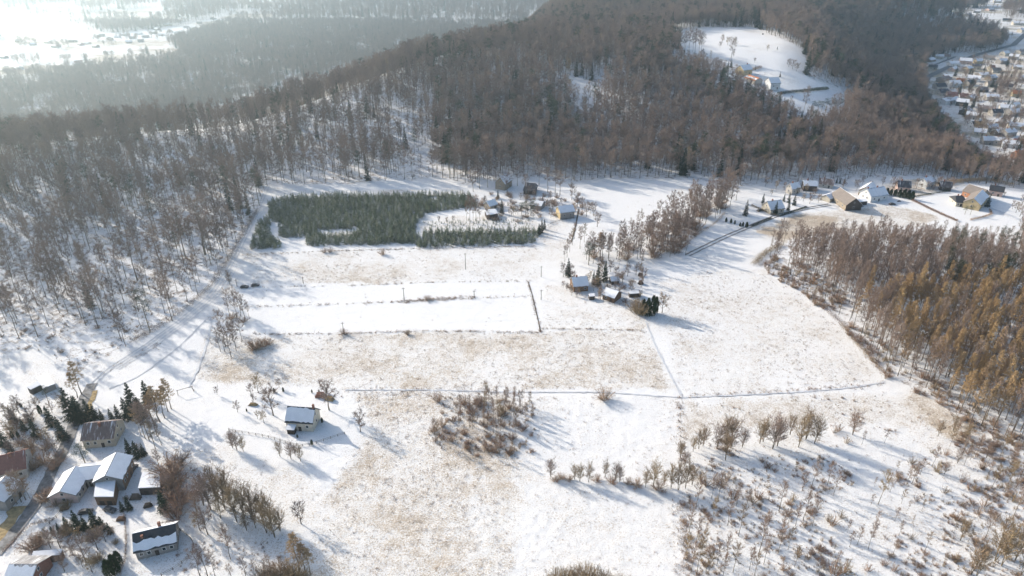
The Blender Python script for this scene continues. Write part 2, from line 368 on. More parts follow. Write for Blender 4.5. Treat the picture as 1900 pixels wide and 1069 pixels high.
    bp = N(nt_, 'ShaderNodeBump'); bp.inputs['Strength'].default_value = .38; bp.inputs['Distance'].default_value = .6
    nt_.links.new(hh, bp.inputs['Height']); nt_.links.new(bp.outputs[0], b.inputs['Normal'])
    me.materials.append(m)
    tag(obj('ground', me), 'snow-covered fields, slopes and valleys', None, None, 'structure')
build_terrain()

# ------------------------------------------------------------------ roads, tracks and ditches laid on the snow
M['asphalt'] = mat_plain('slushy_asphalt', (.20, .20, .205), .65, .55, .5)
M['track'] = mat_plain('packed_snow', (.66, .67, .69), .75, .12, .5)
M['rut'] = mat_plain('wheel_rut', (.30, .27, .24), .85, .4, .4)
M['verge'] = mat_plain('straw_verge', (.42, .31, .16), .95, .35, .8)
M['ditch'] = mat_plain('ditch_soil', (.15, .125, .10), .95, .4, .9)
def resample(pts, step):
    pts = np.array(pts)[:, :2]; out = []
    for a, b in zip(pts[:-1], pts[1:]):
        n = max(1, int(np.hypot(*(b-a))/step))
        out += [a+(b-a)*k/n for k in range(n)]
    out.append(pts[-1]); out = np.array(out)
    for _ in range(3):
        if len(out) > 4: out[1:-1] = (out[:-2]+out[1:-1]*2+out[2:])/4
    return out
def strip(name, pxs, width, mat, label, lift=.16, off=0.0, jag=0.0, world=False):
    c = resample(pxs if world else [P(a, b) for a, b in pxs], 2.0)
    t = np.gradient(c, axis=0); t /= np.linalg.norm(t, axis=1, keepdims=True)+1e-9; nrm = np.c_[-t[:, 1], t[:, 0]]
    w = width/2*(1+jag*(rng.random((len(c), 2))-.5)*2)
    l = c+nrm*(off+w[:, :1]); r = c+nrm*(off-w[:, 1:])
    n = len(c); v = np.zeros((n*2, 3)); v[0::2, :2] = l; v[1::2, :2] = r; v[:, 2] = height(v[:, 0], v[:, 1])+lift
    f = [(2*i, 2*i+1, 2*i+3, 2*i+2) for i in range(n-1)]
    return tag(obj(name, MB().add(v, f).mesh(name, M[mat], True)), label, None, None, 'structure')
LANE = [(-10, 1030), (30, 985), (60, 945), (82, 905), (100, 868), (120, 830), (133, 802), (145, 770), (158, 735), (172, 712)]
strip('road', LANE, 4.2, 'asphalt', 'narrow wet lane between the houses in the lower left', .18, 0, .12)
strip('verge', [(-10, 1022), (20, 988), (45, 958), (58, 938)], 5.0, 'verge', 'straw-coloured bank beside the lane', .15, 3.4, .4)
strip('verge', [(140, 790), (148, 758), (162, 727)], 2.4, 'verge', 'bare straw verge where the lane leaves the houses', .15, -3.0, .5)
FOREST_WAY = [(172, 712), (205, 682), (260, 648), (330, 598), (390, 548), (420, 505), (446, 458), (474, 400), (497, 345)]
for o_ in (-1.1, .8): strip('track', FOREST_WAY, .55, 'track', 'wheel track along the forest edge', .15, o_, .5)
for o_ in (-5, -3.2): strip('track', FOREST_WAY[1:6], .5, 'track', 'second pair of wheel tracks along the forest edge', .15, o_, .6)
strip('track', [(190, 705), (230, 690), (300, 640), (352, 590)], .6, 'track', 'faint wheel track curving across the snow', .15, -9, .6)
strip('track', [(350, 720), (370, 680), (386, 630), (392, 590)], 1.0, 'track', 'trodden path along the copse', .15, 0, .6)
strip('road', [(1276, 474), (1310, 457), (1350, 438), (1396, 419), (1440, 401), (1492, 388), (1540, 380)], 1.0, 'rut', 'wheel rut of the farm road to the hillside houses', .16, 1.4, .35)
strip('road', [(1276, 474), (1310, 457), (1350, 438), (1396, 419), (1440, 401), (1492, 388), (1540, 380)], .8, 'rut', 'second wheel rut of the farm road', .16, -1.2, .5)
strip('road', [(1905, 415), (1880, 402), (1850, 391), (1836, 386)], 3.0, 'track', 'snowy road leaving the hillside houses', .16, 0, .2)
strip('ditch', [(980, 523), (988, 550), (995, 580), (1003, 616)], .5, 'ditch', 'dark drainage ditch between two fields', .15, 0, .5)
strip('ditch', [(1074, 388), (1068, 420), (1060, 450)], .9, 'ditch', 'dark ditch running down from the yellow barn', .15, 0, .3)
strip('path', [(1198, 596), (1215, 640), (1240, 690), (1266, 738)], .7, 'track', 'trodden footpath between two fields', .15, 0, .7)
strip('path', [(640, 724), (800, 724), (960, 728), (1120, 728), (1262, 738), (1450, 730), (1560, 722), (1642, 710)], .7, 'track', 'snow-filled furrow across the fields', .15, 0, .8)
def vz(pts): return [at_z(a, b, VILLAGE_Z) for a, b in pts]
strip('road', vz([(1904, 62), (1880, 84), (1850, 92), (1812, 102), (1775, 118), (1745, 132), (1722, 143), (1711, 157), (1714, 176), (1726, 196), (1745, 215)]), 9, 'asphalt', 'main road curving through the valley village', .5, 0, .1, True)
strip('road', vz([(1708, 150), (1740, 128), (1790, 108)]), 4, 'asphalt', 'side street beside the main village road', .5, 14, .3, True)
strip('road', vz([(1788, 264), (1810, 276), (1845, 296)]), 7, 'asphalt', 'village street at the foot of the wooded slope', .5, 0, .1, True)
strip('road', [at_z(a, b, VALLEY_Z) for a, b in ((-10, 47), (60, 38), (110, 22), (160, 8), (200, -4))], 7, 'rut', 'road across the far valley fields', .5, 0, .2, True)
strip('road', [at_z(a, b, VALLEY_Z) for a, b in ((-10, 30), (70, 22), (150, 8), (180, -4))], 6, 'rut', 'second road across the far valley fields', .5, 0, .2, True)

# ------------------------------------------------------------------ plants: prototypes
PROTO = {}          # kind -> list of (trunk mesh, crown mesh, joined mesh, height)
def unit(v): return v/(np.linalg.norm(v, axis=-1, keepdims=True)+1e-9)
def register(kind, trunk, crown, H, bark, leaf):
    t = trunk.mesh(kind+'_trunk', bark, True); c = crown.mesh(kind+'_crown', leaf)
    j = MB()
    for src, k in ((trunk, 0), (crown, 1)):
        base = j.n
        for f in src.f: j.f.append(tuple(i+base for i in f)); j.m.append(k)
        j.v += src.v; j.n += src.n
    PROTO.setdefault(kind, []).append((t, c, j.mesh(kind+'_whole', [bark, leaf]), H))
def bare(kind, seed, H, cb, R, nl, nsub, ntw, bark, leaf, tw=.05, tl=1.5, r0=.011, spread=.9, stems=1, top=.93, up=.45, profile='dome', steep=38):
    r = np.random.default_rng(seed); T = MB(); K = MB()
    for s_ in range(stems):
        a0 = r.random()*6.28; off = 0 if stems == 1 else r.uniform(.1, .35)*H*.25
        leanv = np.array([math.cos(a0), math.sin(a0), 0])*off
        n = 6; zz = np.linspace(0, 1, n)
        hs = H*(1 if stems == 1 else r.uniform(.7, 1))
        wob = r.normal(size=(n, 2))*hs*.008; wob[0] = 0
        pts = np.c_[leanv[0]*zz**.8+wob[:, 0], leanv[1]*zz**.8+wob[:, 1], zz*hs*top-(.3*(zz == 0))]
        rad = H*r0*(1 if stems == 1 else .7)*(1-zz*.85)
        rad[0] *= 1.25
        T.tube(pts, rad, 6)
        az = r.random()*6.28
        for i in range(nl):
            u = (i+.5)/nl; t = cb+(.98-cb)*u; az += 2.4+r.normal()*.35
            p0 = np.array([np.interp(t*top, zz*top, pts[:, k]) for k in range(3)])
            if profile == 'dome': w = (.55+.95*u-.95*u*u*u)
            elif profile == 'cone': w = 1.05-.9*u
            else: w = .5+.6*math.sin(math.pi*min(u*.9+.1, 1))
            L = R*w*r.uniform(.8, 1.2)
            el = math.radians({'dome': 28, 'cone': 8, 'vase': 48}[profile]+steep*u*(profile != 'cone'))+r.normal()*.12
            d = np.array([math.cos(az)*math.cos(el)*spread, math.sin(az)*math.cos(el)*spread, math.sin(el)])
            k = 4; q = np.linspace(0, 1, k)[:, None]
            lp = p0+d*L*q+np.array([0, 0, 1])*up*L*.35*q**2+r.normal(size=(k, 3))*L*.035*q
            lr = max(H*r0*.36*(1-u*.6), .05)*(1-q[:, 0]*.8)
            K.tube(lp, lr, 4, cap=False)
            ss = r.uniform(.25, 1, nsub); sb = np.array([[np.interp(s, q[:, 0], lp[:, c]) for c in range(3)] for s in ss])
            ld = unit(lp[-1]-lp[0])
            sd = unit(ld*.75+r.normal(size=(nsub, 3))*.55+np.array([0, 0, .35*up]))
            sl = L*r.uniform(.22, .48, nsub)*(1.15-.4*ss)
            st = sb+sd*sl[:, None]
            for b_, e_ in zip(sb, st): K.tube([b_, e_], [max(lr[1]*.5, .035), .018], 3, cap=False)
            m_ = ntw*nsub; idx = np.repeat(np.arange(nsub), ntw); tt = r.uniform(.1, 1.0, m_)[:, None]
            tb = sb[idx]+sd[idx]*sl[idx][:, None]*tt
            td = unit(sd[idx]*.6+r.normal(size=(m_, 3))*.62+np.array([0, 0, up*.5]))
            K.slivers(tb, tb+td*(tl*r.uniform(.5, 1.25, m_))[:, None], tw*r.uniform(.7, 1.3, m_), r=r)
    register(kind, T, K, H, bark, leaf)
def conifer(kind, seed, H, R, layers, per, bark, leaf, cb=.06, droop=.25, blades=16, bw=.16, power=.85):
    r = np.random.default_rng(seed); T = MB(); K = MB()
    T.tube([(0, 0, -.3), (0, 0, H*.5), (0, 0, H*.98)], [H*.014, H*.008, .02], 6)
    B, E, Wd = [], [], []
    for i in range(layers):
        u = i/(layers-1); z = H*(cb+(.97-cb)*u); L = R*(1-u)**power*r.uniform(.86, 1.12)+.12
        for k in range(max(3, int(per*(1-.5*u)))):
            az = r.random()*6.28; l = L*r.uniform(.75, 1.15); el = -droop*(1-u)+.35*u+r.normal()*.1
            d = np.array([math.cos(az)*math.cos(el), math.sin(az)*math.cos(el), math.sin(el)])
            side = np.array([-math.sin(az), math.cos(az), 0])
            p0 = np.array([0, 0, z+r.normal()*H*.008])
            nb = blades; s = r.uniform(.12, 1, nb)[:, None]
            b = p0+d*l*s; sg = r.choice([-1, 1], nb)[:, None]
            ln = (l*.42*(1.1-s*.7)+.10*R)
            e = b+(d*.62+side*sg*r.uniform(.2, .8, (nb, 1))+r.normal(size=(nb, 3))*.16+np.array([0, 0, -.18]))*ln
            B.append(b); E.append(e); Wd.append(np.full(nb, bw)*r.uniform(.7, 1.4, nb))
    K.slivers(np.concatenate(B), np.concatenate(E), np.concatenate(Wd), r=r)
    register(kind, T, K, H, bark, leaf)
def pine(kind, seed, H, R, bark, leaf, n=9, cb=.55):
    r = np.random.default_rng(seed); T = MB(); K = MB()
    w = r.normal(size=2)*.4
    T.tube([(0, 0, -.3), (w[0]*.5, w[1]*.5, H*.5), (w[0], w[1], H*.95)], [H*.013, H*.009, .05], 6)
    B, E = [], []
    for i in range(n):
        u = i/(n-1); az = i*2.4+r.normal()*.4; l = R*(.55+.6*math.sin(math.pi*(.25+.7*u)))*r.uniform(.6, 1)*(1 if u < .9 else .3)
        p = np.array([w[0]+math.cos(az)*l*.75, w[1]+math.sin(az)*l*.75, H*(cb+(1-cb)*u)*.97])
        K.tube([(w[0]*u, w[1]*u, p[2]-.12*H*.5), p], [.11, .04], 3, cap=False)
        m = 150; c = p+r.normal(size=(m, 3))*np.array([R*.33, R*.33, R*.17]); B.append(c); E.append(c+unit(r.normal(size=(m, 3))+np.array([0, 0, .5]))*.75)
    K.slivers(np.concatenate(B), np.concatenate(E), .2, r=r)
    register(kind, T, K, H, bark, leaf)
def bush(kind, seed, H, R, ns, ntw, bark, leaf, tw=.035, tl=.7, arch=.5):
    r = np.random.default_rng(seed); T = MB(); K = MB()
    for i in range(ns):
        az = r.random()*6.28; f = math.sqrt(r.random()); d = np.array([math.cos(az), math.sin(az), 0])
        e = d*R*f+np.array([0, 0, H*math.sqrt(max(0, 1-f*f*.72))*r.uniform(.75, 1)])
        b = d*R*f*.22+np.array([0, 0, -.15]); mdl = b*.5+e*.5+np.array([0, 0, H*.1])*arch
        (T if i < max(4, ns//3) else K).tube([b, mdl, e], [.035, .022, .008], 3, cap=False)
        t = r.uniform(.2, 1, ntw)[:, None]; p = np.where(t < .5, b+(mdl-b)*t*2, mdl+(e-mdl)*(t-.5)*2)
        dd = unit((e-b)*.5/np.linalg.norm(e-b)+r.normal(size=(ntw, 3))*.8+np.array([0, 0, .15]))
        K.slivers(p, p+dd*(tl*r.uniform(.4, 1.2, ntw))[:, None], tw, r=r)
    register(kind, T, K, H, bark, leaf)
def column(kind, seed, H, R, n, leaf, bark):
    r = np.random.default_rng(seed); T = MB(); K = MB()
    T.tube([(0, 0, -.2), (0, 0, H*.8)], [.12, .04], 5)
    u = r.random(n)**.9; az = r.random(n)*6.28
    rad = R*np.clip(np.minimum(1, (1-u)*2.2)**.6, .08, 1)*r.uniform(.55, 1.05, n)
    b = np.c_[np.cos(az)*rad, np.sin(az)*rad, u*H*.93+.05]
    e = b+np.c_[np.cos(az)*.22, np.sin(az)*.22, np.full(n, .75)]+r.normal(size=(n, 3))*.16
    K.slivers(b, e, .26, r=r)
    register(kind, T, K, H, bark, leaf)
for k in range(6): bare('beech_tree', 100+k, 32, (.46, .42, .54, .38, .46, .5)[k], (6.2, 7.0, 5.6, 6.6, 7.4, 6.0)[k], 18, 8, 12, M['bark'], M['twig'], .10, 1.9, .0095, up=.2, top=.84, steep=20)
for k in range(4): bare('alder_tree', 200+k, 24, .34, 5.0, 16, 8, 11, M['bark'], M['twig_red' if k % 2 else 'twig'], .082, 1.5, .0095, up=.3, top=.88, steep=28)
for k in range(4): bare('birch_tree', 300+k, 12, .40, 2.5, 14, 7, 14, M['bark_birch' if k % 2 else 'bark'], M['twig_red' if k < 3 else 'twig_tan'], .034, .85, .0085, profile='dome', up=.5, spread=.8)
for k in range(3): bare('willow_tree', 350+k, 8, .24, 3.0, 9, 6, 6, M['bark_olive'], M['twig_tan' if k < 2 else 'twig_red'], .034, .9, .012, profile='dome', up=.6, stems=4)
for k in range(4): bare('fruit_tree', 400+k, 6, .28, 2.6, 12, 7, 12, M['bark'], M['twig_tan' if k == 2 else 'twig'], .042, .65, .018, profile='dome', up=.25, top=.8)
for k in range(4): bare('larch_tree', 500+k, 29, .46, 4.0, 34, 6, 13, M['bark'], M['larch'], .14, 1.1, .0095, profile='cone', up=.15, top=.99)
for k in range(3): conifer('spruce_tree', 600+k, 20, 3.6, 26, 11, M['bark'], M['spruce'], .05, .3, 14, .30)
for k in range(3): conifer('young_spruce', 650+k, 4.5, 1.35, 10, 7, M['bark'], M['young'], .04, .1, 7, .26)
for k in range(3): pine('pine_tree', 700+k, 26, 4.2, M['bark_olive'], M['pine'])
for k in range(2): column('thuja', 750+k, 7, 1.2, 900, M['thuja'], M['bark'])
for k in range(3): bush('shrub', 800+k, 2.4, 1.7, 34, 20, M['bark'], M['bramble'])
for k in range(4): bush('scrub', 870+k, 2.2, .9, 13, 9, M['bark'], M['bramble' if k % 2 else 'twig_tan'], .04, .6, .1)
for k in range(2): bush('golden_shrub', 850+k, 3.2, 2.2, 56, 28, M['bark_olive'], M['twig_tan'])

ALL_TREES = []
def plant(kind, p, h, label, cat='tree', group=None, sx=1.0, r=rnd, name=None):
    v = PROTO[kind]; t, c, j, H = v[r.randrange(len(v))]
    o = thing(name or kind, label, cat, tuple(p), r.random()*6.28, group)
    s_ = h/H; o.scale = (s_*sx*r.uniform(.9, 1.1), s_*sx*r.uniform(.9, 1.1), s_)
    a = obj('trunk' if kind not in ('shrub', 'golden_shrub', 'scrub') else 'stems', t, o); b = obj('crown', c, o)
    return o
def suffix(q, pts):
    """which part of a large group one plant stands in"""
    if len(pts) < 9: return ''
    a = np.array([(p[0], p[1]) for p in pts], float); u = (np.array(q[:2])-a.min(0))/(np.ptp(a, axis=0)+1e-6)
    return ', '+('upper' if u[1] < .34 else 'middle' if u[1] < .67 else 'lower')+' row '+('left' if u[0] < .25 else 'centre left' if u[0] < .5 else 'centre right' if u[0] < .75 else 'right')
def plant_px(kind, pts, label0, cat='tree', group=None, sx=1.0, name=None):
    many = len(pts) > 1
    for q in pts:
        label = label0+suffix(q, pts)
        p = P(q[0], q[1]); plant(kind, p, q[2]/px_m(q[0], q[1]), label, cat, (group or label0) if many else group, sx, name=name)

def scatter_px(kind, poly, step, hpx, label, group, keep=1.0, cat='tree', sx=1.0, name=None):
    w_ = W(poly); a = np.array(w_); x, y = jitter_grid(a[:, 0].min(), a[:, 0].max(), a[:, 1].min(), a[:, 1].max(), step)
    k = (poly_dist(x, y, w_) > 0) & (rng.random(len(x)) < keep)
    x, y = x[k], y[k]; z = height(x, y); pa, pb, f = project(x, y, z); pts = list(zip(pa, pb))
    for i in range(len(x)):
        plant(kind, (x[i], y[i], z[i]-.05), rnd.uniform(*hpx)/(FPX/f[i]*.85), label+suffix(pts[i], pts), cat, group, sx, name=name)
    n = len(x)
    return n
# one mass of many plants: a mesh of points that places the whole-plant meshes
def mass(name, kinds, pts, scale, vi, label, tilt=None):
    col = bpy.data.collections.new(name+'_kinds')
    for i, (me, H) in enumerate(kinds):
        col.objects.link(bpy.data.objects.new('%s_%02d' % (name, i), me))
    me = bpy.data.meshes.new(name); n = len(pts)
    me.vertices.add(n); me.vertices.foreach_set('co', np.asarray(pts, np.float32).ravel())
    a = me.attributes.new('sc', 'FLOAT_VECTOR', 'POINT'); a.data.foreach_set('vector', np.asarray(scale, np.float32).ravel())
    rot = np.zeros((n, 3), np.float32); rot[:, 2] = rng.random(n)*6.28
    if tilt: rot[:, :2] = rng.normal(size=(n, 2))*tilt
    a = me.attributes.new('rot', 'FLOAT_VECTOR', 'POINT'); a.data.foreach_set('vector', rot.ravel())
    a = me.attributes.new('vi', 'INT', 'POINT'); a.data.foreach_set('value', np.asarray(vi, np.int32))
    o = obj(name, me); tag(o, label, None, None, 'stuff')
    ng = bpy.data.node_groups.new(name, 'GeometryNodeTree')
    ng.interface.new_socket('Geometry', in_out='INPUT', socket_type='NodeSocketGeometry'); ng.interface.new_socket('Geometry', in_out='OUTPUT', socket_type='NodeSocketGeometry')
    gi = ng.nodes.new('NodeGroupInput'); go = ng.nodes.new('NodeGroupOutput'); ip = ng.nodes.new('GeometryNodeInstanceOnPoints')
    ci = ng.nodes.new('GeometryNodeCollectionInfo'); ci.inputs['Collection'].default_value = col; ci.inputs['Separate Children'].default_value = True; ci.inputs['Reset Children'].default_value = True
    ip.inputs['Pick Instance'].default_value = True
    def na(nm, ty): q = ng.nodes.new('GeometryNodeInputNamedAttribute'); q.data_type = ty; q.inputs['Name'].default_value = nm; return q.outputs['Attribute']
    L = ng.links.new
    L(gi.outputs[0], ip.inputs['Points']); L(ci.outputs[0], ip.inputs['Instance']); L(na('vi', 'INT'), ip.inputs['Instance Index'])
    er = ng.nodes.new('FunctionNodeEulerToRotation'); L(na('rot', 'FLOAT_VECTOR'), er.inputs[0]); L(er.outputs[0], ip.inputs['Rotation'])
    L(na('sc', 'FLOAT_VECTOR'), ip.inputs['Scale']); L(ip.outputs[0], go.inputs[0])
    md = o.modifiers.new('plants', 'NODES'); md.node_group = ng
    return o
def jitter_grid(x0, x1, y0, y1, step):
    gx, gy = np.meshgrid(np.arange(x0, x1, step), np.arange(y0, y1, step))
    return (gx+rng.uniform(-.46, .46, gx.shape)*step).ravel(), (gy+rng.uniform(-.46, .46, gy.shape)*step).ravel()
def in_view(x, y, z, m=60):
    a, b, f = project(x, y, z); return (f > 1) & (a > -m*2) & (a < 1900+m*2) & (b > -m) & (b < 1069+m*2)

# ------------------------------------------------------------------ the big forest
KEEP_OUT = [[(1232, 64), (1300, 52), (1400, 50), (1480, 92), (1498, 118), (1490, 140), (1460, 150), (1420, 152), (1385, 146), (1360, 130), (1330, 110), (1250, 98)],
            [(1400, 148), (1440, 138), (1470, 138), (1548, 162), (1580, 186), (1540, 208), (1480, 202), (1455, 180), (1425, 164)],
            [(1380, 336), (1905, 336), (1905, 430), (1800, 420), (1700, 410), (1560, 410), (1480, 404), (1430, 408), (1395, 424)],
            [(1905, 292), (1836, 286), (1800, 262), (1770, 225), (1742, 195), (1722, 168), (1714, 142), (1730, 116), (1780, 104), (1850, 97), (1905, 90)],
            [(1052, 150), (1075, 146), (1118, 164), (1108, 186), (1070, 190)],
            [(1640, 3), (1905, 3), (1905, 92), (1880, 72), (1850, 52), (1790, 40), (1730, 25)],
            [(-5, 20), (140, 20), (335, 100), (270, 107), (160, 118), (-5, 138)]]
def build_forest():
    x, y = jitter_grid(-1700, 1300, 200, 2600, 5.5); rw = poly_dist(x, y, RIGHT_WOOD) < 0; x, y = x[rw], y[rw]
    ra = np.array(RIGHT_WOOD); x2, y2 = jitter_grid(ra[:, 0].min(), ra[:, 0].max(), ra[:, 1].min(), ra[:, 1].max(), 4.4); rw = poly_dist(x2, y2, RIGHT_WOOD) > 0; x, y = np.r_[x, x2[rw]], np.r_[y, y2[rw]]
    x3, y3 = jitter_grid(-3200, 900, 2600, 4300, 13.0); x, y = np.r_[x, x3], np.r_[y, y3]
    keep = (np.abs(x) < .86*y+60)
    x, y = x[keep], y[keep]; z = height(x, y)
    k = in_view(x, y, z) & region(x, y); x, y, z = x[k], y[k], z[k]
    right = poly_dist(x, y, RIGHT_WOOD) > 0
    # the wood by the left field is thinner the nearer it comes; trails and gaps in it
    pa, pb, _f = project(x, y, z); left = (pa < 800) & (pb > 300-.2*pa) & (x < -20)
    gap = fbm(x/38, y/38, 71)
    thin = np.clip((560-pb)/250, 0, 1)
    dens = np.where(left, .47+.24*thin, .92)-np.where(left, 2.0*np.clip(gap-.50, 0, 1), 1.6*np.clip(gap-.58, 0, 1))
    dens = np.where(right, np.where(pa-pb*.62 < 1205, .50, .85), dens); dens = np.where(y > 1150, .75, dens); dens = np.where(y > 2600, .9, dens)
    dens = np.where(poly_dist(x, y, RIM) > 200, .62-2.2*np.clip(gap-.46, 0, 1), dens)
    k = rng.random(len(x)) < dens; x, y, z, right, left, gap = x[k], y[k], z[k], right[k], left[k], gap[k]
    n = len(x); u = rng.random(n); patch = fbm(x/80, y/60, 81); u2 = rng.random(n)
    kind = np.full(n, 'beech_tree', dtype=object); h = rng.uniform(16, 28, n)*(.85+.3*fbm(x/60, y/60, 77))
    h = np.where(left, rng.uniform(20, 32, n), h)
    sel = ~right & (patch > .52) & (u < .6); kind[sel] = 'alder_tree'; h[sel] = rng.uniform(17, 26, sel.sum())
    con = ~right & (u2 < np.where((patch < .42) & (y > 420), .22, .04)); kind[con] = np.where(rng.random(con.sum()) < .4, 'spruce_tree', 'pine_tree'); h[con] = rng.uniform(16, 27, con.sum())
    bi = ~right & ~left & (u > .93); kind[bi] = 'birch_tree'; h[bi] = rng.uniform(15, 22, bi.sum())
    und = left & (u > .86); kind[und] = 'alder_tree'; h[und] = rng.uniform(6, 13, und.sum())
    edge = ~right & (poly_dist(x, y, OPEN) > -16) & (x > 150); h[edge] = rng.uniform(14, 20, edge.sum())
    edge2 = edge & (u < .75); kind[edge2] = 'alder_tree'
    # right wood: bare trees by the field, larches and pines deeper in
    a, b, f = project(x, y, z)
    lz = right & (b > 540+.12*(1900-a)) & (a-b*.62 > 1205); pz = right & (a > 1740) & (b > 455) & (b < 690)
    kind[right] = np.where(u[right] < .75, 'alder_tree', 'beech_tree'); hr = np.clip(27-(y-300)*.055, 13, 27); h[right] = (hr*rng.uniform(.7, 1.05, n))[right]
    s1 = lz & (u2 < (.42+.40*smooth((patch-.40)*4))*smooth((a-b*.62-1190)/90)); kind[s1] = 'larch_tree'; h[s1] = rng.uniform(17, 26, s1.sum())
    s2 = pz & (u2 > .70) & (gap > .42); kind[s2] = 'pine_tree'; h[s2] = rng.uniform(20, 26, s2.sum())
    vall = poly_dist(x, y, RIM) > 200; kind[vall & (kind != 'spruce_tree')] = 'beech_tree'; h[vall] = rng.uniform(16, 24, vall.sum())
    sc_far = np.where(y > 2600, 1.9, np.where(y > 1150, 1.2, 1.0))
    # young growth where the photograph looks over the trees into an opening
    jit = rng.normal(size=n)*9
    for keep_out in KEEP_OUT:
        for _ in range(7):
            ta, tb, tf = project(x, y, z+h); tb = tb+jit; low = poly_dist(ta, tb, keep_out) > 0; h[low] *= .72
    k = h > 4.5; x, y, z, right, left, kind, h, a, b, f, sc_far = (q[k] for q in (x, y, z, right, left, kind, h, a, b, f, sc_far)); n = len(x)
    size = h/f; vis = (a > -20) & (a < 1920) & (b < 1120) & (b > 0)
    solo = np.zeros(n, bool)
    def zone(px, py, rt):
        if rt: return ', '+('top' if py < 470 else 'upper' if py < 530 else 'middle' if py < 600 else 'lower middle' if py < 680 else 'lower' if py < 750 else 'bottom')+' rows, '+('left end' if px < 1560 else 'centre left' if px < 1680 else 'centre right' if px < 1790 else 'right end')
        return ', '+('at the left edge' if px < 90 else 'inside the left edge' if px < 190 else 'further left of the track' if px < 300 else 'just left of the track' if px < 400 else 'at the track bend' if px < 500 else 'above the plantation' if px < 860 else 'above the upper farm' if px < 1300 else 'behind the hillside houses')+(' high up' if py < 270 else ' halfway up' if py < 400 else ' lower down' if py < 500 else ' lowest rows')
    LAB = {
        ('beech_tree', 0): ('tall bare grey tree in the snowy big wood', 'bare trees of the wood on the left'),
        ('alder_tree', 0): ('slim bare brownish tree of the big wood', 'slim bare trees of the big wood'),
        ('alder_tree', 1): ('slim bare tree in the wood on the right', 'slim bare trees of the wood on the right'),
        ('beech_tree', 1): ('broad bare tree in the wood on the right', 'broad bare trees of the wood on the right'),
        ('larch_tree', 1): ('ochre-topped bare larch in the wood on the right', 'ochre larches of the wood on the right'),
        ('pine_tree', 1): ('dark green pine of the wood on the right', 'pines of the wood on the right'),
        ('pine_tree', 0): ('green-topped pine of the big wood', 'pines of the big wood'),
        ('spruce_tree', 0): ('dark pointed spruce of the big wood', 'spruces of the big wood')}
    for kd, quota in (('beech_tree', {0: 215, 1: 80}), ('alder_tree', {0: 95, 1: 100}), ('larch_tree', {1: 240}), ('pine_tree', {0: 110, 1: 60}), ('spruce_tree', {0: 120})):
        for rt, q in quota.items():
            c = np.nonzero((kind == kd) & (right == bool(rt)) & vis)[0]
            c = c[np.argsort(-size[c])][:q]; solo[c] = True
            lab, grp = LAB[(kd, rt)]
            for i in c: plant(kd, (x[i], y[i], z[i]-.1), h[i], lab+zone(a[i], b[i], rt), 'tree', grp, .72 if left[i] else .58 if right[i] and kd != 'larch_tree' else .8 if right[i] else .88)
    kinds = []; first = {}
    for kd in ('beech_tree', 'alder_tree', 'larch_tree', 'pine_tree', 'spruce_tree', 'birch_tree'):
        first[kd] = len(kinds); kinds += [(q[2], q[3]) for q in PROTO[kd]]
    rest = np.nonzero(~solo)[0]
    vi = np.array([first[kind[i]]+rng.integers(len(PROTO[kind[i]])) for i in rest])
    s_ = np.array([h[i]/PROTO[kind[i]][0][3] for i in rest])*sc_far[rest]
    sc3 = np.c_[s_*rng.uniform(.9, 1.25, len(rest)), s_*rng.uniform(.9, 1.25, len(rest)), s_]
    sc3[left[rest], :2] *= .70; sc3[right[rest], :2] *= .64; sc3[~left[rest] & ~right[rest], :2] *= .9
    mass('forest', kinds, np.c_[x[rest], y[rest], z[rest]-.1], sc3, vi, 'leafless woodland covering the hill and slopes')
    print('forest', n, 'single', solo.sum())
build_forest()

# ------------------------------------------------------------------ houses
def window(root, c, n, w, h, name='window', frame='white', pane='glass'):
    """frame and pane standing proud of a wall; c on the wall face, n = outward normal (unit, horizontal)"""
    ang = math.atan2(n[1], n[0])+math.pi/2
    fr = obj(name, MB().box((c[0]+n[0]*.03, c[1]+n[1]*.03, c[2]), (w, .10, h), 0, ang).mesh(name, M[frame]), root)
    if pane: obj('pane', MB().box((c[0]+n[0]*.075, c[1]+n[1]*.075, c[2]), (w*.8, .05, h*.82), 0, ang).mesh('pane', M[pane]), fr)
    return fr
def snow_sheet(root, xs, lo, hi, at, nrm, thick=.16):
    """snow lying on a slope between lo[i]..hi[i] (0 ridge, 1 eave), ragged along its edges"""
    v, f = [], []; n = len(xs)
    for x, a, b in zip(xs, lo, hi):
        for u in (a, b):
            p = np.array(at(x, u)); v += [p+nrm*.015, p+nrm*thick]
    for i in range(n-1):
        a, b = 4*i, 4*i+4
        f += [(a+1, b+1, b+3, a+3), (a, b, b+1, a+1), (a+3, b+3, b+2, a+2)]
    f += [(0, 1, 3, 2), (4*n-4, 4*n-2, 4*n-1, 4*n-3)]
    return obj('snow_cover', MB().add(v, f).mesh('snow_cover', M['snow']), root)
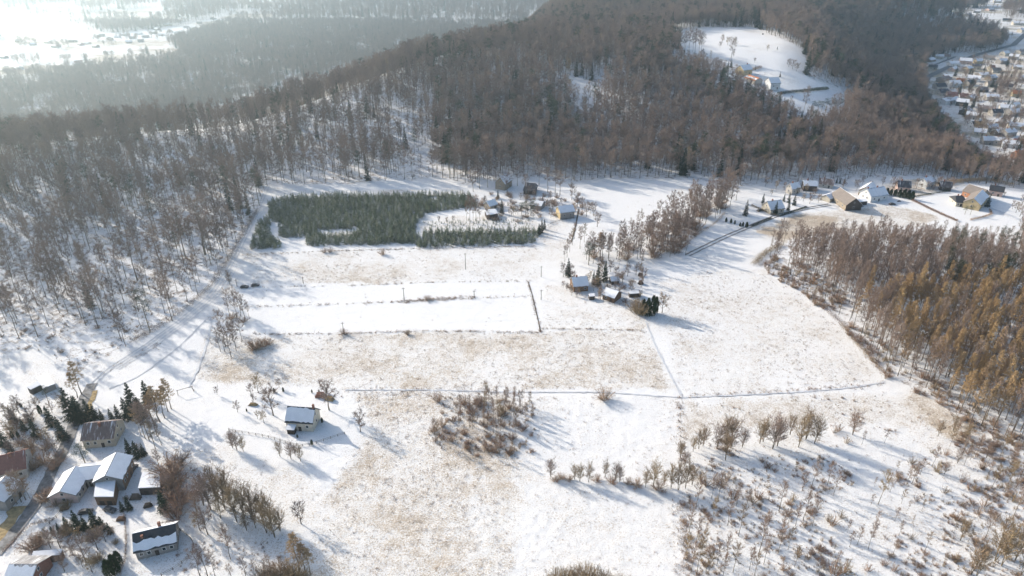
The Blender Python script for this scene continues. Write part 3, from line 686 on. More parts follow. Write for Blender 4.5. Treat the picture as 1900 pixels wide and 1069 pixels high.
def gable(name, label, A, B, hw, rise, Wd, wall, roof, snow=((0, 1), (0, 1)), chim=(), win=(3, 1), cat='house', z0=None, over=.45, hip=0.0, door=True, gablewall=None, group=None, porch=False, skylight=0, storeys=1, world=None, base=None):
    """A, B: where the two ridge ends are seen in the photograph; the ridge stands hw+rise above the ground"""
    if world is None:
        if z0 is None:
            m = P((A[0]+B[0])/2, (A[1]+B[1])/2+8); z0 = m[2]
        a, b = at_z(*A, z0+hw+rise), at_z(*B, z0+hw+rise)
    else: a, b = (np.array((*q, z0)) for q in world)
    mid = (a+b)/2; L = float(np.hypot(*(b-a)[:2])); rz = math.atan2(b[1]-a[1], b[0]-a[0])
    g = float(height(mid[0], mid[1]))
    root = thing(name, label, cat, (mid[0], mid[1], min(g, z0)-.05), rz, group)
    l, w = L/2, Wd/2; hp = hip*l
    v = [(-l, -w, -.6), (l, -w, -.6), (l, w, -.6), (-l, w, -.6), (-l, -w, hw), (l, -w, hw), (l, w, hw), (-l, w, hw), (-l, 0, hw+rise*.97), (l, 0, hw+rise*.97)]
    sides = [(0, 1, 5, 4), (2, 3, 7, 6)]; ends = [(1, 2, 6, 9, 5), (3, 0, 4, 8, 7)]
    if hip: ends = [(1, 2, 6, 5), (3, 0, 4, 7)]; v = v[:8]
    wm = MB(); wm.add(v, sides, 0); wm.add(v, ends, 1)
    wl = obj('wall', wm.mesh('wall', [M[wall], M[gablewall or wall]]), root)
    # roof: two slabs meeting at the ridge (hip ends cut back)
    rm = MB(); sl = math.hypot(w, rise); oy, oz = over*w/sl*1.2, over*rise/sl*1.2; th = .2
    ox = over
    R = [(-l-ox+hp*1.0*(1 if hip else 0), 0, hw+rise), (l+ox-hp, 0, hw+rise)]
    for sgn in (-1, 1):
        q = [R[0], R[1], (l+ox, sgn*(w+oy), hw-oz), (-l-ox, sgn*(w+oy), hw-oz)]
        top = np.array(q)+np.array((0, 0, th)); bot = np.array(q)
        rm.add(np.r_[bot, top], [(4, 5, 6, 7), (0, 3, 2, 1), (3, 7, 6, 2), (0, 4, 7, 3), (1, 2, 6, 5)])
    if hip:
        for e in (-1, 1):
            x1 = (l+ox)*e; rx = R[1][0] if e > 0 else R[0][0]
            q = np.array([(rx, 0, hw+rise), (x1, -(w+oy), hw-oz), (x1, w+oy, hw-oz)]); rm.add(np.r_[q, q+np.array((0, 0, th))], [(3, 4, 5), (0, 2, 1), (1, 2, 5, 4)])
    rf = obj('roof', rm.mesh('roof', M[roof]), root)
    for sgn, sn in zip((-1, 1), snow):
        if not sn or sn[1] <= sn[0] or hip: continue
        n = 13; xs = np.linspace(-l-ox+.06, l+ox-.06, n); nrm = np.array((0, sgn*rise/sl, w/sl))
        jag = .12 if sn[1]-sn[0] > .9 else .16
        lo = np.clip(sn[0]+(rng.random(n)-.5)*jag*(sn[0] > .02), .02, 1); hi = np.clip(sn[1]-rng.random(n)*jag*.6, lo+.04, 1.0)
        if len(sn) > 2: xs = xs*(1-sn[2])+(l+ox)*sn[2]*.96
        snow_sheet(rf, xs, lo, hi, lambda x, u: (x, sgn*(w+oy)*u, hw+rise-(rise+oz)*u+th), nrm)
    for (t, s_, *rest) in chim:
        cx, cyy = (t-.5)*L, s_*w; zr = hw+rise*(1-abs(s_)); ch = rest[0] if rest else 1.2
        c = obj('chimney', MB().box((cx, cyy, zr+ch/2-.3), (.75, .75, ch+1.4)).mesh('chimney', M['brick']), rf)
    nf, ns = win
    for st in range(storeys):
        zc = min(hw*.55, 1.7)+st*2.7 if storeys > 1 else hw*.55
        if zc > hw-.5: break
        for sgn in (-1, 1):
            for i in range(nf):
                x = -l+L*(i+.7)/(nf+.4)
                if door and st == 0 and sgn < 0 and i == nf//2:
                    window(root, (x, -w, 1.05), (0, -1), 1.1, 2.1, 'door', 'dark', None); continue
                window(root, (x, sgn*w, zc), (0, sgn), 1.15, 1.3)
        for sgn in (-1, 1):
            for i in range(ns): window(root, (sgn*l, -w+Wd*(i+1)/(ns+1), zc), (sgn, 0), 1.1, 1.25)
    if ns and not hip and rise > 2:
        for sgn in (-1, 1): window(root, (sgn*l, 0, hw+rise*.32), (sgn, 0), 1.0, 1.2)
    for i in range(skylight):
        u = .45+.1*i; x = (-.1+.3*i)*L; ny, nz = rise/sl, w/sl
        bx = MB(); c = np.array((x, -(w+oy)*u, hw+rise-(rise+oz)*u+th+.2))
        e1, e2 = np.array((.5, 0, 0)), np.array((0, -w/sl, -rise/sl))*.7
        q = np.array([c-e1-e2, c+e1-e2, c+e1+e2, c-e1+e2]); bx.add(np.r_[q-np.array((0, 0, .2)), q], [(4, 5, 6, 7), (0, 1, 5, 4), (1, 2, 6, 5), (2, 3, 7, 6), (3, 0, 4, 7)])
        obj('skylight', bx.mesh('skylight', M['glass']), rf)
    if porch:
        x0 = -l*.55; pm = MB().box((x0, -w-1.1, 1.2), (2.8, 2.2, 2.4)); pw = obj('porch', pm.mesh('porch', M['dark']), root)
        q = np.array([(x0-1.7, -w-.02, 3.0), (x0+1.7, -w-.02, 3.0), (x0+1.7, -w-2.6, 2.42), (x0-1.7, -w-2.6, 2.42)])
        obj('porch_roof', MB().add(np.r_[q, q+np.array((0, 0, .25))], [(4, 5, 6, 7), (0, 3, 2, 1), (0, 1, 5, 4), (1, 2, 6, 5), (2, 3, 7, 6), (3, 0, 4, 7)]).mesh('porch_roof', M['snow']), pw)
    return root
def flat(name, label, quad, h, wall, top='snow', tilt=0.0, cat='shed', z0=0.0, group=None, doors=1):
    """flat or lean-to roof: its four corners as seen in the photograph, h above the ground"""
    p = np.array([at_z(*q, z0+h+(tilt if i < 2 else 0)) for i, q in enumerate(quad)]); c = p.mean(0); c[2] = float(height(c[0], c[1]))-.05
    root = thing(name, label, cat, tuple(c), 0.0, group)
    t = p-c; ins = t.copy(); ins[:, :2] *= .95; lowr = ins.copy(); lowr[:, 2] = -.4
    obj('wall', MB().add(np.r_[lowr, ins], [(0, 1, 5, 4), (1, 2, 6, 5), (2, 3, 7, 6), (3, 0, 4, 7), (3, 2, 1, 0)]).mesh('wall', M[wall]), root)
    up = np.array((0, 0, .14))
    box = [(4, 5, 6, 7), (0, 3, 2, 1), (0, 1, 5, 4), (1, 2, 6, 5), (2, 3, 7, 6), (3, 0, 4, 7)]
    t2 = t.copy(); t2[:, 2] += .01
    rf = obj('roof', MB().add(np.r_[t2, t2+up], box).mesh('roof', M['metal'] if top == 'snow' else M[top]), root)
    if top == 'snow':
        s_ = t2.copy(); s_[:, :2] *= .985; obj('snow_cover', MB().add(np.r_[s_+up*1.1, s_+up*2.4], box).mesh('snow_cover', M['snow']), rf)
    for k in range(doors):
        a, b = ins[3][:2], ins[2][:2]; d = b-a; L = np.hypot(*d); n = np.array((d[1], -d[0]))/L
        m = a+d*(.3+.4*k)
        if n @ (np.array((0, -1.0))) < 0: n = -n
        window(root, (m[0], m[1], min(1.0, h*.45)), (n[0], n[1]), min(1.6, L*.3), min(2.0, h*.8), 'door', 'dark', None)
    return root
full, none = (0, 1), None
gable('farmhouse', 'beige house with streaked brown roof beside the lane', (157, 786), (214, 781), 4.3, 3.4, 10.5, 'beige', 'r_brown', (none, none), ((.52, -.25, 1.3),), (4, 2), storeys=1)
gable('cottage', 'lone cottage with snowy roof and porch in the white garden', (535, 754), (583, 757), 4.3, 4.0, 8.2, 'cream', 'r_dark', ((.10, .97), (.3, 1)), ((.97, 0, 1.2),), (3, 1), porch=True, skylight=1)
gable('barn', 'tall snow-roofed barn at the lower left courtyard', (196, 882), (216, 841), 5.2, 2.3, 9.0, 'brown', 'r_grey', (full, full), (), (4, 1), gablewall='greyw')
gable('byre', 'long low snow-roofed byre along the lower left lane', (112, 911), (140, 867), 3.6, 2.2, 8.5, 'plaster', 'r_grey', (full, full), (), (4, 1), 'barn', gablewall='pinkish')
gable('stable', 'snow-roofed stable joining the long byre to the tall barn', (146, 868), (196, 863), 3.5, 2.0, 8.0, 'plaster', 'r_grey', (full, full), (), (3, 0), 'barn')
flat('lean_to', 'square lean-to with white roof below the tall barn', [(178, 893), (215, 891), (211, 923), (174, 923)], 3.8, 'brown', tilt=.8, cat='barn', doors=2)
flat('garage', 'small square garage with white roof beside the reddish bushes', [(264, 878), (297, 876), (298, 905), (256, 907)], 3.2, 'darkw', tilt=.4, cat='garage')
gable('bungalow', 'long house with dark roof half under snow at the bottom', (248, 991), (323, 973), 3.6, 3.2, 8.4, 'greyw', 'r_dark', ((.46, .99), (.0, 1)), ((.62, .3, 1.8), (.2, -.3, .5)), (5, 2), porch=False, skylight=1)
flat('wood_shed', 'brown shed with white roof at the lower left', [(62, 1024), (117, 1020), (112, 1030), (58, 1037)], 2.6, 'brown', tilt=.5, doors=2)
gable('tin_roof_house', 'house with corrugated roof and snow clumps in the bottom corner', (20, 1047), (67, 1047), 4.0, 2.6, 10, 'brick', 'r_corr', ((.08, .92), none), (), (3, 1))
gable('red_roof_house', 'white house with orange-red roof at the left edge', (-12, 849), (44, 835), 4.5, 3.6, 11, 'plaster', 'r_red', (none, none), ((.55, -.2, 1.4),), (3, 1))
gable('edge_house', 'house with plain white roof cut by the left edge', (-22, 920), (11, 884), 4.2, 2.6, 9, 'greyw', 'r_grey', (full, full), (), (2, 1))
flat('carport', 'carport with bluish snowy roof in the left garden', [(66, 702), (88, 693), (103, 713), (80, 722)], 2.6, 'greyw', tilt=0, cat='carport', doors=0)
flat('hen_house', 'dark hut with white roof beside the left carport', [(50, 719), (70, 708), (78, 714), (57, 724)], 2.6, 'darkw', tilt=.3)
# farm above the plantation
gable('yellow_barn', 'yellow barn with bluish snowy roof above the plantation', (1036, 383), (1062, 380), 5.0, 2.8, 8.5, 'greyw', 'r_blue', ((.02, 1), full), (), (2, 1), 'barn', gablewall='yellow', door=False)
flat('cabin', 'small dark cabin with bright white roof by the plantation', [(899, 390), (919, 388), (924, 397), (903, 400)], 2.6, 'darkw', tilt=.9, cat='cabin')
gable('gable_barn', 'tan barn with steep snowy gable at the forest edge', (928, 329), (941, 321), 5, 4.5, 8, 'tan', 'r_grey', (full, full), (), (2, 1), 'barn')
gable('dark_house', 'low house with dark hipped roof under the bare trees', (973, 339), (996, 340), 3.2, 3.6, 11, 'darkw', 'r_darksnow', (none, none), (), (3, 1), hip=.3)
gable('farm_shed', 'grey shed with snowy roof among the farm pines', (988, 371), (1008, 374), 3.0, 2.0, 8, 'greyw', 'r_grey', (full, full), (), (2, 0), 'shed', door=False)
gable('summer_house', 'small summer house with pale tan gable beside a dark spruce', (903, 374), (917, 370), 3.0, 2.4, 6.5, 'tan', 'r_blue', (full, full), (), (2, 1), 'cabin')
# farm in the middle of the fields
gable('field_farmhouse', 'brown farmhouse with snowy roof between spruces amid the fields', (1062, 515), (1088, 513), 3.4, 3.2, 8.5, 'brown', 'r_grey', (full, full), ((.3, 0, .9),), (3, 1))
gable('tool_shed', 'small snow-roofed shed right behind the field spruces', (1133, 514), (1147, 513), 2.4, 1.3, 4.6, 'darkw', 'r_grey', (full, full), (), (1, 0), 'shed', door=False)
gable('field_barn', 'wooden barn with white roof beside the field spruces', (1126, 534), (1147, 541), 3.0, 2.2, 7.5, 'brown', 'r_grey', (full, full), (), (2, 0), 'barn')
flat('outhouse', 'tiny dark outhouse with white roof below the field farmhouse', [(1092, 546), (1103, 545), (1104, 550), (1094, 551)], 2.2, 'darkw', tilt=.2)
flat('cart_shed', 'low open cart shed with white roof above the thujas', [(1166, 541), (1189, 540), (1190, 545), (1168, 546)], 2.4, 'darkw', tilt=.3, doors=2)
# hillside houses on the right
gable('villa', 'cream villa with steep snowy roof between dark spruces', (1424, 374), (1449, 371), 3.4, 4.2, 10, 'cream', 'r_grey', ((.05, 1), full), ((.4, .1, 1.2),), (3, 1))
gable('garage_house', 'small cream garage with white roof next to the brown barn', (1533, 362), (1547, 357), 2.6, 2.0, 7, 'cream', 'r_grey', (full, full), (), (1, 0), 'garage')
gable('hill_barn', 'large barn with snowless brown roof and yellow side', (1588, 368), (1559, 348), 4.2, 4.6, 11, 'tan', 'r_tan', (full, none), (), (3, 1), 'barn', gablewall='darkw')
small_houses_later = [(1500, 352), (1532, 346), (1674, 352), (1716, 346), (1752, 352), (1846, 362), (1470, 358)]
flat('flat_annex', 'low flat-roofed annex between brown barn and white house', [(1588, 371), (1607, 369), (1610, 374), (1590, 376)], 2.6, 'darkw', tilt=.1)
gable('white_house', 'white house with pale metal roof at the top of the fields', (1609, 350), (1640, 346), 4.2, 4.2, 11, 'whitew', 'r_blue', ((.1, 1), full), ((.05, 0, .8), (.6, 0, .8)), (3, 2))
gable('back_house', 'tan-gabled house half hidden behind the pale-roofed white house', (1607, 347), (1618, 338), 4, 3, 8, 'tan', 'r_grey', (full, full), (), (1, 1))
gable('orange_barn', 'grey-roofed barn with an orange wall at the far right', (1799, 342), (1831, 352), 4.5, 4.0, 11, 'orange', 'r_tan', (none, full), (), (3, 1), 'barn', gablewall='tan')
gable('yellow_house', 'yellow house with bluish roof slope beside a dark spruce', (1807, 368), (1822, 352), 4.4, 3.6, 10, 'yellow', 'r_tan', (full, none), (), (2, 1), gablewall='yellow')
gable('hip_roof_bungalow', 'cream bungalow with black hipped roof behind the brown hedge', (1771, 363), (1790, 364), 3.2, 2.6, 11.5, 'cream', 'r_dark', (none, none), ((.4, .1, .9), (.7, .1, .7)), (3, 1), hip=.38)
# houses in the high clearing
gable('clearing_house', 'yellow house with bluish roof in the high forest clearing', (1375, 113), (1391, 111), 5, 4, 11, 'yellow', 'r_blue', ((.0, 1), full), ((.8, 0, 1),), (2, 1), gablewall='yellow')
gable('clearing_villa', 'white house with snowy roof in the high forest clearing', (1428, 132), (1446, 131), 6, 4.5, 12, 'whitew', 'r_grey', (full, full), (), (2, 1))
gable('clearing_barn', 'low barn with orange roof in the high forest clearing', (1390, 137), (1409, 143), 3, 2.4, 9, 'plaster', 'r_orange', ((.4, .8), none), (), (2, 0), 'barn')
flat('clearing_shed', 'small white-roofed shed behind the high clearing house', [(1398, 124), (1416, 124), (1418, 128), (1399, 128)], 3, 'greyw', doors=1)
# village in the valley on the right
VH = [(1764, 176, 17, 'r_red', 'pinkish', 0, 'red-roofed house in the middle of the valley village'), (1786, 179, 10, 'r_red', 'whitew', 0, 'small red-roofed house right of the larger red roof in the village'),
      (1808, 232, 20, 'r_dark', 'whitew', 0, 'house with black roof and white gable near the wooded slope'), (1837, 237, 20, 'r_dark', 'plaster', .3, 'dark-roofed house beside the black-roofed one near the wooded slope'),
      (1829, 261, 18, 'r_grey', 'greyw', 1, 'snow-roofed workshop at the foot of the wooded slope'), (1890, 266, 22, 'r_red', 'cream', 0, 'large red-roofed house at the right edge of the village'),
      (1888, 288, 20, 'r_orange', 'orange', 0, 'orange-roofed house cut by the right edge below the large red roof'), (1884, 173, 14, 'r_orange', 'yellow', 0, 'bright orange-yellow house at the right edge of the village'),
      (1780, 150, 12, 'r_orange', 'yellow', 0, 'yellow house near the bend of the village road'), (1814, 112, 13, 'r_grey', 'yellow', 1, 'pale yellow house above the upper village road'),
      (1881, 196, 14, 'r_blue', 'whitew', 1, 'blue-roofed white house at the right edge of the village'), (1863, 97, 16, 'r_grey', 'cream', 1, 'large cream house at the top of the village'), (1838, 125, 12, 'r_red', 'cream', 0, 'cream house with small red roof in the upper village')]
for px, py, w_, rf_, wl_, sn_, lb in VH:
    p = P(px, py+6); s_ = px_m(px, py+6); L = max(9, w_/s_*.95); a = rnd.uniform(-.5, .5); d = np.array((math.cos(a), math.sin(a)))*L/2
    gable('village_house', lb, 0, 0, 4.2, 3.4, L*.72, wl_, rf_, ((full if sn_ else none), full), ((.3, 0, 1),), (2, 1), z0=p[2], world=(p[:2]-d, p[:2]+d), group='houses of the valley village')
ROOFS = ['r_grey', 'r_grey', 'r_grey', 'r_darksnow', 'r_blue', 'r_brown', 'r_tan', 'r_dark']; WALLS = ['whitew', 'plaster', 'plaster', 'greyw', 'cream', 'whitew', 'pinkish', 'greyw', 'tan', 'darkw']
def small_houses(pts, size, label, group, zfix=None):
    for px, py in pts:
        p = P(px, py) if zfix is None else at_z(px, py, zfix); p[2] = float(height(p[0], p[1])); L = size*rnd.uniform(.85, 1.3); a = rnd.uniform(-.7, .7); d = np.array((math.cos(a), math.sin(a)))*L/2
        r_ = rnd.choice(ROOFS); sn = r_ in ('r_grey', 'r_blue') or rnd.random() < .4
        gable('small_house', label, 0, 0, rnd.uniform(3, 5), rnd.uniform(2.4, 3.6), L*rnd.uniform(.65, .85), rnd.choice(WALLS), r_, ((full if sn else none), full), ((.3, 0, 1),), (2, 1), z0=p[2], world=(p[:2]-d, p[:2]+d), group=group)
small_houses([(1725, 114), (1741, 109), (1755, 108), (1730, 128), (1768, 122), (1790, 118), (1768, 131), (1795, 131), (1750, 152), (1757, 146), (1742, 165), (1747, 176), (1768, 160), (1798, 158), (1806, 150), (1822, 142), (1838, 148), (1846, 134), (1858, 118), (1880, 110), (1893, 100), (1886, 128), (1822, 170), (1838, 160), (1752, 192), (1768, 190), (1784, 196), (1800, 186), (1838, 186), (1826, 206), (1846, 214), (1866, 206), (1880, 214), (1790, 212), (1802, 220), (1860, 232), (1884, 238), (1868, 252), (1850, 250), (1816, 250), (1852, 268), (1872, 272), (1890, 150), (1866, 164), (1810, 128), (1834, 110)], 12.5, 'small house among many in the valley village on the right', 'small houses of the valley village')
small_houses([(1752, 27), (1765, 30), (1778, 34), (1796, 30), (1748, 31), (1786, 40), (1700, 6), (1728, 4), (1744, 3), (1770, 5), (1800, 3), (1822, 8), (1850, 5), (1878, 8), (1890, 20), (1836, 20), (1812, 24), (1868, 40), (1888, 46), (1895, 60), (1712, 14), (1735, 10)], 16, 'tiny pale house in the far town at the top right', 'houses of the far town', VILLAGE_Z)
small_houses(small_houses_later, 8, 'small shed or cottage in the gardens behind the hillside houses', 'small buildings of the hillside')
small_houses([(1520, 48), (1562, 56), (1570, 61), (1556, 60), (1606, 121)], 14, 'tiny pale house in a gap of the far right woods', 'houses in gaps of the far right woods')
small_houses([(35, 78), (62, 84), (90, 80), (104, 88), (135, 78), (150, 84), (162, 82), (190, 68), (205, 74), (218, 70), (232, 66), (246, 72), (258, 64), (270, 70), (285, 62), (300, 66), (316, 60), (330, 64), (240, 80), (262, 78), (178, 88), (8, 108), (14, 132), (36, 128), (146, 116), (292, 56), (312, 48), (346, 52), (370, 44), (396, 36), (340, 40), (470, 14), (500, 10), (540, 12), (580, 6)], 17, 'hazy snow-roofed house in the far valley on the left', 'houses of the far left valley', VALLEY_Z)

# ------------------------------------------------------------------ plants one can pick out
plant_px('spruce_tree', [(26, 784, 30), (96, 790, 40), (118, 816, 46), (68, 812, 40), (46, 800, 25), (8, 828, 40), (20, 842, 30)], 'dark spruce in the snowy garden left of the lane', group='spruces of the left garden', sx=1.25)
plant_px('spruce_tree', [(136, 780, 64), (152, 782, 50), (168, 780, 42), (190, 779, 22), (178, 778, 30), (145, 772, 40)], 'dark spruce in the clump where the lane leaves the houses', group='spruces by the end of the lane', sx=1.25)
plant_px('spruce_tree', [(250, 766, 58), (276, 748, 44), (238, 779, 44), (222, 781, 32), (208, 780, 24), (264, 775, 40)], 'dark spruce behind the beige house with the brown roof', group='spruces behind the beige house', sx=1.25)
plant_px('spruce_tree', [(240, 840, 28), (256, 850, 34), (268, 846, 24)], 'small spruce between the beige house and the white-roofed garage', group='spruces by the garage', sx=1.25)
plant_px('spruce_tree', [(178, 978, 36), (146, 982, 38), (128, 986, 30), (112, 990, 22), (160, 984, 28), (192, 984, 28), (205, 990, 22), (98, 990, 16)], 'spruce in the dark screen below the farm courtyard', group='spruces below the courtyard', sx=1.25)
plant_px('spruce_tree', [(240, 946, 26), (306, 950, 42), (228, 948, 20)], 'spruce beside the yard above the dark-roofed bungalow', group='spruces above the bungalow', sx=1.25)
plant_px('thuja', [(217, 1062, 30), (222, 1048, 26), (206, 1072, 34), (212, 1052, 24)], 'clipped dark conifer in the row left of the bungalow', group='conifers left of the bungalow')
plant_px('thuja', [(76, 768, 17), (24, 812, 13), (35, 812, 12), (40, 756, 9), (34, 752, 8)], 'small round-topped conifer in the snowy left garden', group='small conifers of the left garden')
plant_px('pine_tree', [(90, 746, 32), (114, 736, 18)], 'round pine behind the left carport', group='pines behind the carport')
plant_px('pine_tree', [(160, 864, 40)], 'broad dark pine beside the lane below the beige house', sx=1.7)
plant_px('larch_tree', [(297, 783, 68), (288, 790, 60), (306, 776, 54)], 'ochre larch beside the dark spruces right of the beige house', group='larches right of the beige house', sx=1.5)
plant_px('larch_tree', [(318, 759, 58), (312, 764, 50), (152, 732, 66), (144, 738, 50)], 'tall bare larch at the edge of the lower left settlement', group='tall larches by the settlement', sx=1.4)
plant_px('larch_tree', [(555, 1059, 66), (566, 1063, 52), (576, 1066, 46)], 'slender bare larch at the bottom edge below the thicket', group='larches at the bottom edge', sx=1.4)
plant_px('birch_tree', [(270, 814, 66), (277, 817, 70), (285, 820, 66), (292, 810, 60), (288, 832, 50), (262, 808, 50), (300, 826, 44)], 'slim reddish birch between the garage and the larches', group='birches above the garage', sx=1.15)
plant_px('birch_tree', [(40, 932, 60), (48, 928, 56), (32, 935, 44), (56, 926, 40)], 'reddish birch on the lane bank at the left edge', group='birches on the lane bank', sx=1.3)
plant_px('fruit_tree', [(160, 1044, 46), (112, 1017, 38), (182, 1020, 36), (136, 1030, 30), (196, 1005, 30), (172, 1062, 30), (120, 1060, 30), (90, 1004, 22), (150, 1008, 28)], 'bare garden tree between the brown shed and the bungalow', group='garden trees by the bungalow')
plant_px('fruit_tree', [(122, 766, 36), (130, 774, 30), (108, 800, 20), (84, 826, 22), (100, 838, 26), (60, 838, 22), (90, 850, 20)], 'bare snowy garden tree left of the lane', group='garden trees left of the lane')
plant_px('shrub', [(62, 1020, 24), (70, 1014, 20), (322, 900, 34), (318, 880, 36), (326, 918, 30), (310, 895, 26), (330, 935, 28), (100, 870, 18), (82, 860, 20), (110, 855, 18), (64, 870, 18), (96, 925, 20), (84, 930, 18), (104, 938, 14)], 'brown leafless bush among the lower left houses', 'bush', 'bushes among the lower left houses', 1.25)
scatter_px('fruit_tree', [(5, 760), (110, 745), (130, 800), (95, 860), (60, 900), (0, 860)], 7.0, (16, 34), 'bare tree in the crowded garden left of the lane', 'trees in the garden left of the lane', .85)
scatter_px('fruit_tree', [(70, 985), (215, 985), (225, 1066), (80, 1066)], 7.5, (18, 36), 'bare tree in the garden below the dark spruce screen', 'trees in the garden below the screen', .85)
scatter_px('fruit_tree', [(232, 835), (300, 830), (330, 870), (330, 960), (305, 960), (250, 850)], 7.0, (20, 42), 'bare tree around the white-roofed square garage', 'trees around the garage', .85)
scatter_px('golden_shrub', [(86, 915), (250, 925), (240, 960), (110, 960)], 6.0, (8, 16), 'tan bush below the courtyard walls', 'bushes below the courtyard', .5, 'bush', 1.2)
scatter_px('shrub', [(5, 800), (60, 770), (130, 790), (100, 850), (70, 900), (0, 850)], 5.0, (10, 20), 'snowy brown garden bush left of the lane', 'garden bushes left of the lane', .55, 'bush', 1.3)
scatter_px('shrub', [(300, 850), (340, 860), (350, 960), (325, 960), (305, 920)], 4.2, (16, 34), 'reddish brown bush beside the white-roofed garage', 'bushes beside the garage', .7, 'bush', 1.1)
scatter_px('golden_shrub', [(60, 985), (215, 990), (220, 1060), (140, 1065), (120, 1040), (70, 1010)], 6.0, (10, 22), 'tan garden bush between the dark screen and the bungalow', 'garden bushes by the bungalow', .5, 'bush', 1.2)
plant_px('fruit_tree', [(480, 729, 32), (466, 733, 20), (507, 771, 52), (518, 719, 16), (403, 733, 15), (441, 765, 20), (478, 777, 14), (490, 785, 22), (472, 750, 18)], 'bare fruit tree in the garden of the lone cottage', group='fruit trees of the lone cottage')
plant_px('fruit_tree', [(611, 761, 52)], 'crooked bare tree beside the rusty heap right of the lone cottage')
plant_px('fruit_tree', [(669, 801, 36)], 'bushy bare tree alone at the field edge right of the lone cottage')
plant_px('thuja', [(509, 728, 8), (526, 727, 8), (579, 729, 6), (592, 729, 6), (606, 729, 9), (598, 784, 9), (579, 826, 10), (552, 812, 6), (458, 764, 6)], 'tiny dark conifer in the white garden of the lone cottage', 'conifer', 'tiny conifers of the lone cottage')
plant_px('willow_tree', [(440, 836, 34), (432, 832, 30), (452, 838, 26)], 'tangled olive bush below the lone cottage on the left', 'bush', 'tangled bushes below the cottage on the left')
plant_px('willow_tree', [(520, 848, 28), (540, 852, 30), (558, 856, 26), (548, 846, 20)], 'tangled tan bush below the lone cottage', 'bush', 'tangled bushes below the cottage')
plant_px('willow_tree', [(392, 946, 60), (378, 938, 55), (405, 930, 56), (418, 945, 58), (440, 969, 56), (428, 940, 60), (452, 955, 54), (468, 965, 52), (486, 962, 46), (475, 980, 44), (510, 997, 50), (495, 989, 48), (502, 970, 44), (520, 985, 36), (365, 950, 40), (458, 985, 34), (410, 962, 40)], 'bare multi-stemmed tree of the thicket left of the lower field', group='trees of the lower left thicket')
plant_px('fruit_tree', [(559, 972, 36)], 'lone small bare tree right of the lower left thicket')
plant_px('fruit_tree', [(386, 992, 48), (372, 985, 36)], 'bare tree between the bungalow and the thicket', group='trees beside the bungalow garden')
plant_px('birch_tree', [(428, 1038, 58)], 'single slim tree standing alone below the thicket')
plant_px('alder_tree', [(385, 1069, 60), (372, 1070, 58), (400, 1072, 48), (501, 1070, 40), (456, 1070, 38), (475, 1074, 36), (430, 1076, 30)], 'bare tree along the bottom edge right of the bungalow', group='bare trees along the bottom edge')
plant_px('golden_shrub', [(520, 1072, 22), (535, 1070, 24), (548, 1074, 22), (505, 1078, 22), (488, 1076, 22), (562, 1080, 18)], 'rust-brown bush at the bottom edge under the larches', 'bush', 'rusty bushes at the bottom edge', 1.3)
plant_px('golden_shrub', [(1030, 1084, 22), (1048, 1084, 24), (1066, 1086, 28), (1088, 1086, 30), (1106, 1088, 28), (1124, 1090, 22), (1148, 1090, 18), (1170, 1090, 16)], 'golden brown bush cut by the bottom edge of the white field', 'bush', 'golden bushes at the bottom edge', 1.0)
plant_px('shrub', [(1122, 741, 20)], 'round dark bush alone in the white field right of the thicket', 'bush', None, 1.3)
plant_px('shrub', [(638, 621, 11)], 'dark bush at the foot of a pole on the field margin', 'bush', None, 1.3)
plant_px('golden_shrub', [(757, 621, 8)], 'small bush alone on the field margin right of a pole', 'bush', None, 1.3)
plant_px('shrub', [(602, 469, 9), (613, 468, 9)], 'one of two rusty bushes side by side below the plantation', 'bush', 'pair of rusty bushes below the plantation')
plant_px('shrub', [(710, 473, 12)], 'single rusty bush below the plantation hedge', 'bush')
plant_px('shrub', [(795, 557, 9)], 'low brown bush on the weedy strip beside a pole', 'bush', None, 1.4)
q_ = [(1022, 886, 30), (1066, 890, 24), (1076, 894, 26), (1092, 895, 30), (1123, 885, 24), (1142, 890, 28), (1150, 895, 26), (1198, 904, 28), (1212, 902, 40), (1245, 906, 36), (1258, 910, 42), (1272, 906, 40), (1284, 900, 34), (1232, 900, 24)]
plant_px('willow_tree', q_, 'twiggy bush-like tree in the hedgerow across the lower field', group='hedgerow across the lower field')
plant_px('shrub', [(1040, 889, 9), (1056, 892, 9), (1108, 893, 10), (1135, 896, 12), (1166, 898, 10), (1182, 902, 12), (1222, 908, 14), (1030, 893, 8)], 'low brown bramble in the hedgerow across the lower field', 'bush', 'brambles of the lower hedgerow', 1.3)
scatter_px('birch_tree', [(858, 748), (985, 742), (990, 790), (950, 812), (880, 812), (850, 790)], 3.6, (22, 42), 'thin bare tree of the thicket in the lower field', 'trees of the middle thicket', .8)
scatter_px('shrub', [(800, 745), (990, 738), (985, 835), (910, 845), (800, 825)], 4.6, (6, 16), 'reddish bramble bush of the thicket in the lower field', 'brambles of the middle thicket', .7, 'bush', 1.1)
plant_px('birch_tree', [(808, 821, 42), (812, 818, 34), (922, 840, 32), (899, 840, 24), (950, 842, 20), (976, 838, 20)], 'small tree standing at the rim of the middle thicket', group='trees at the rim of the middle thicket')
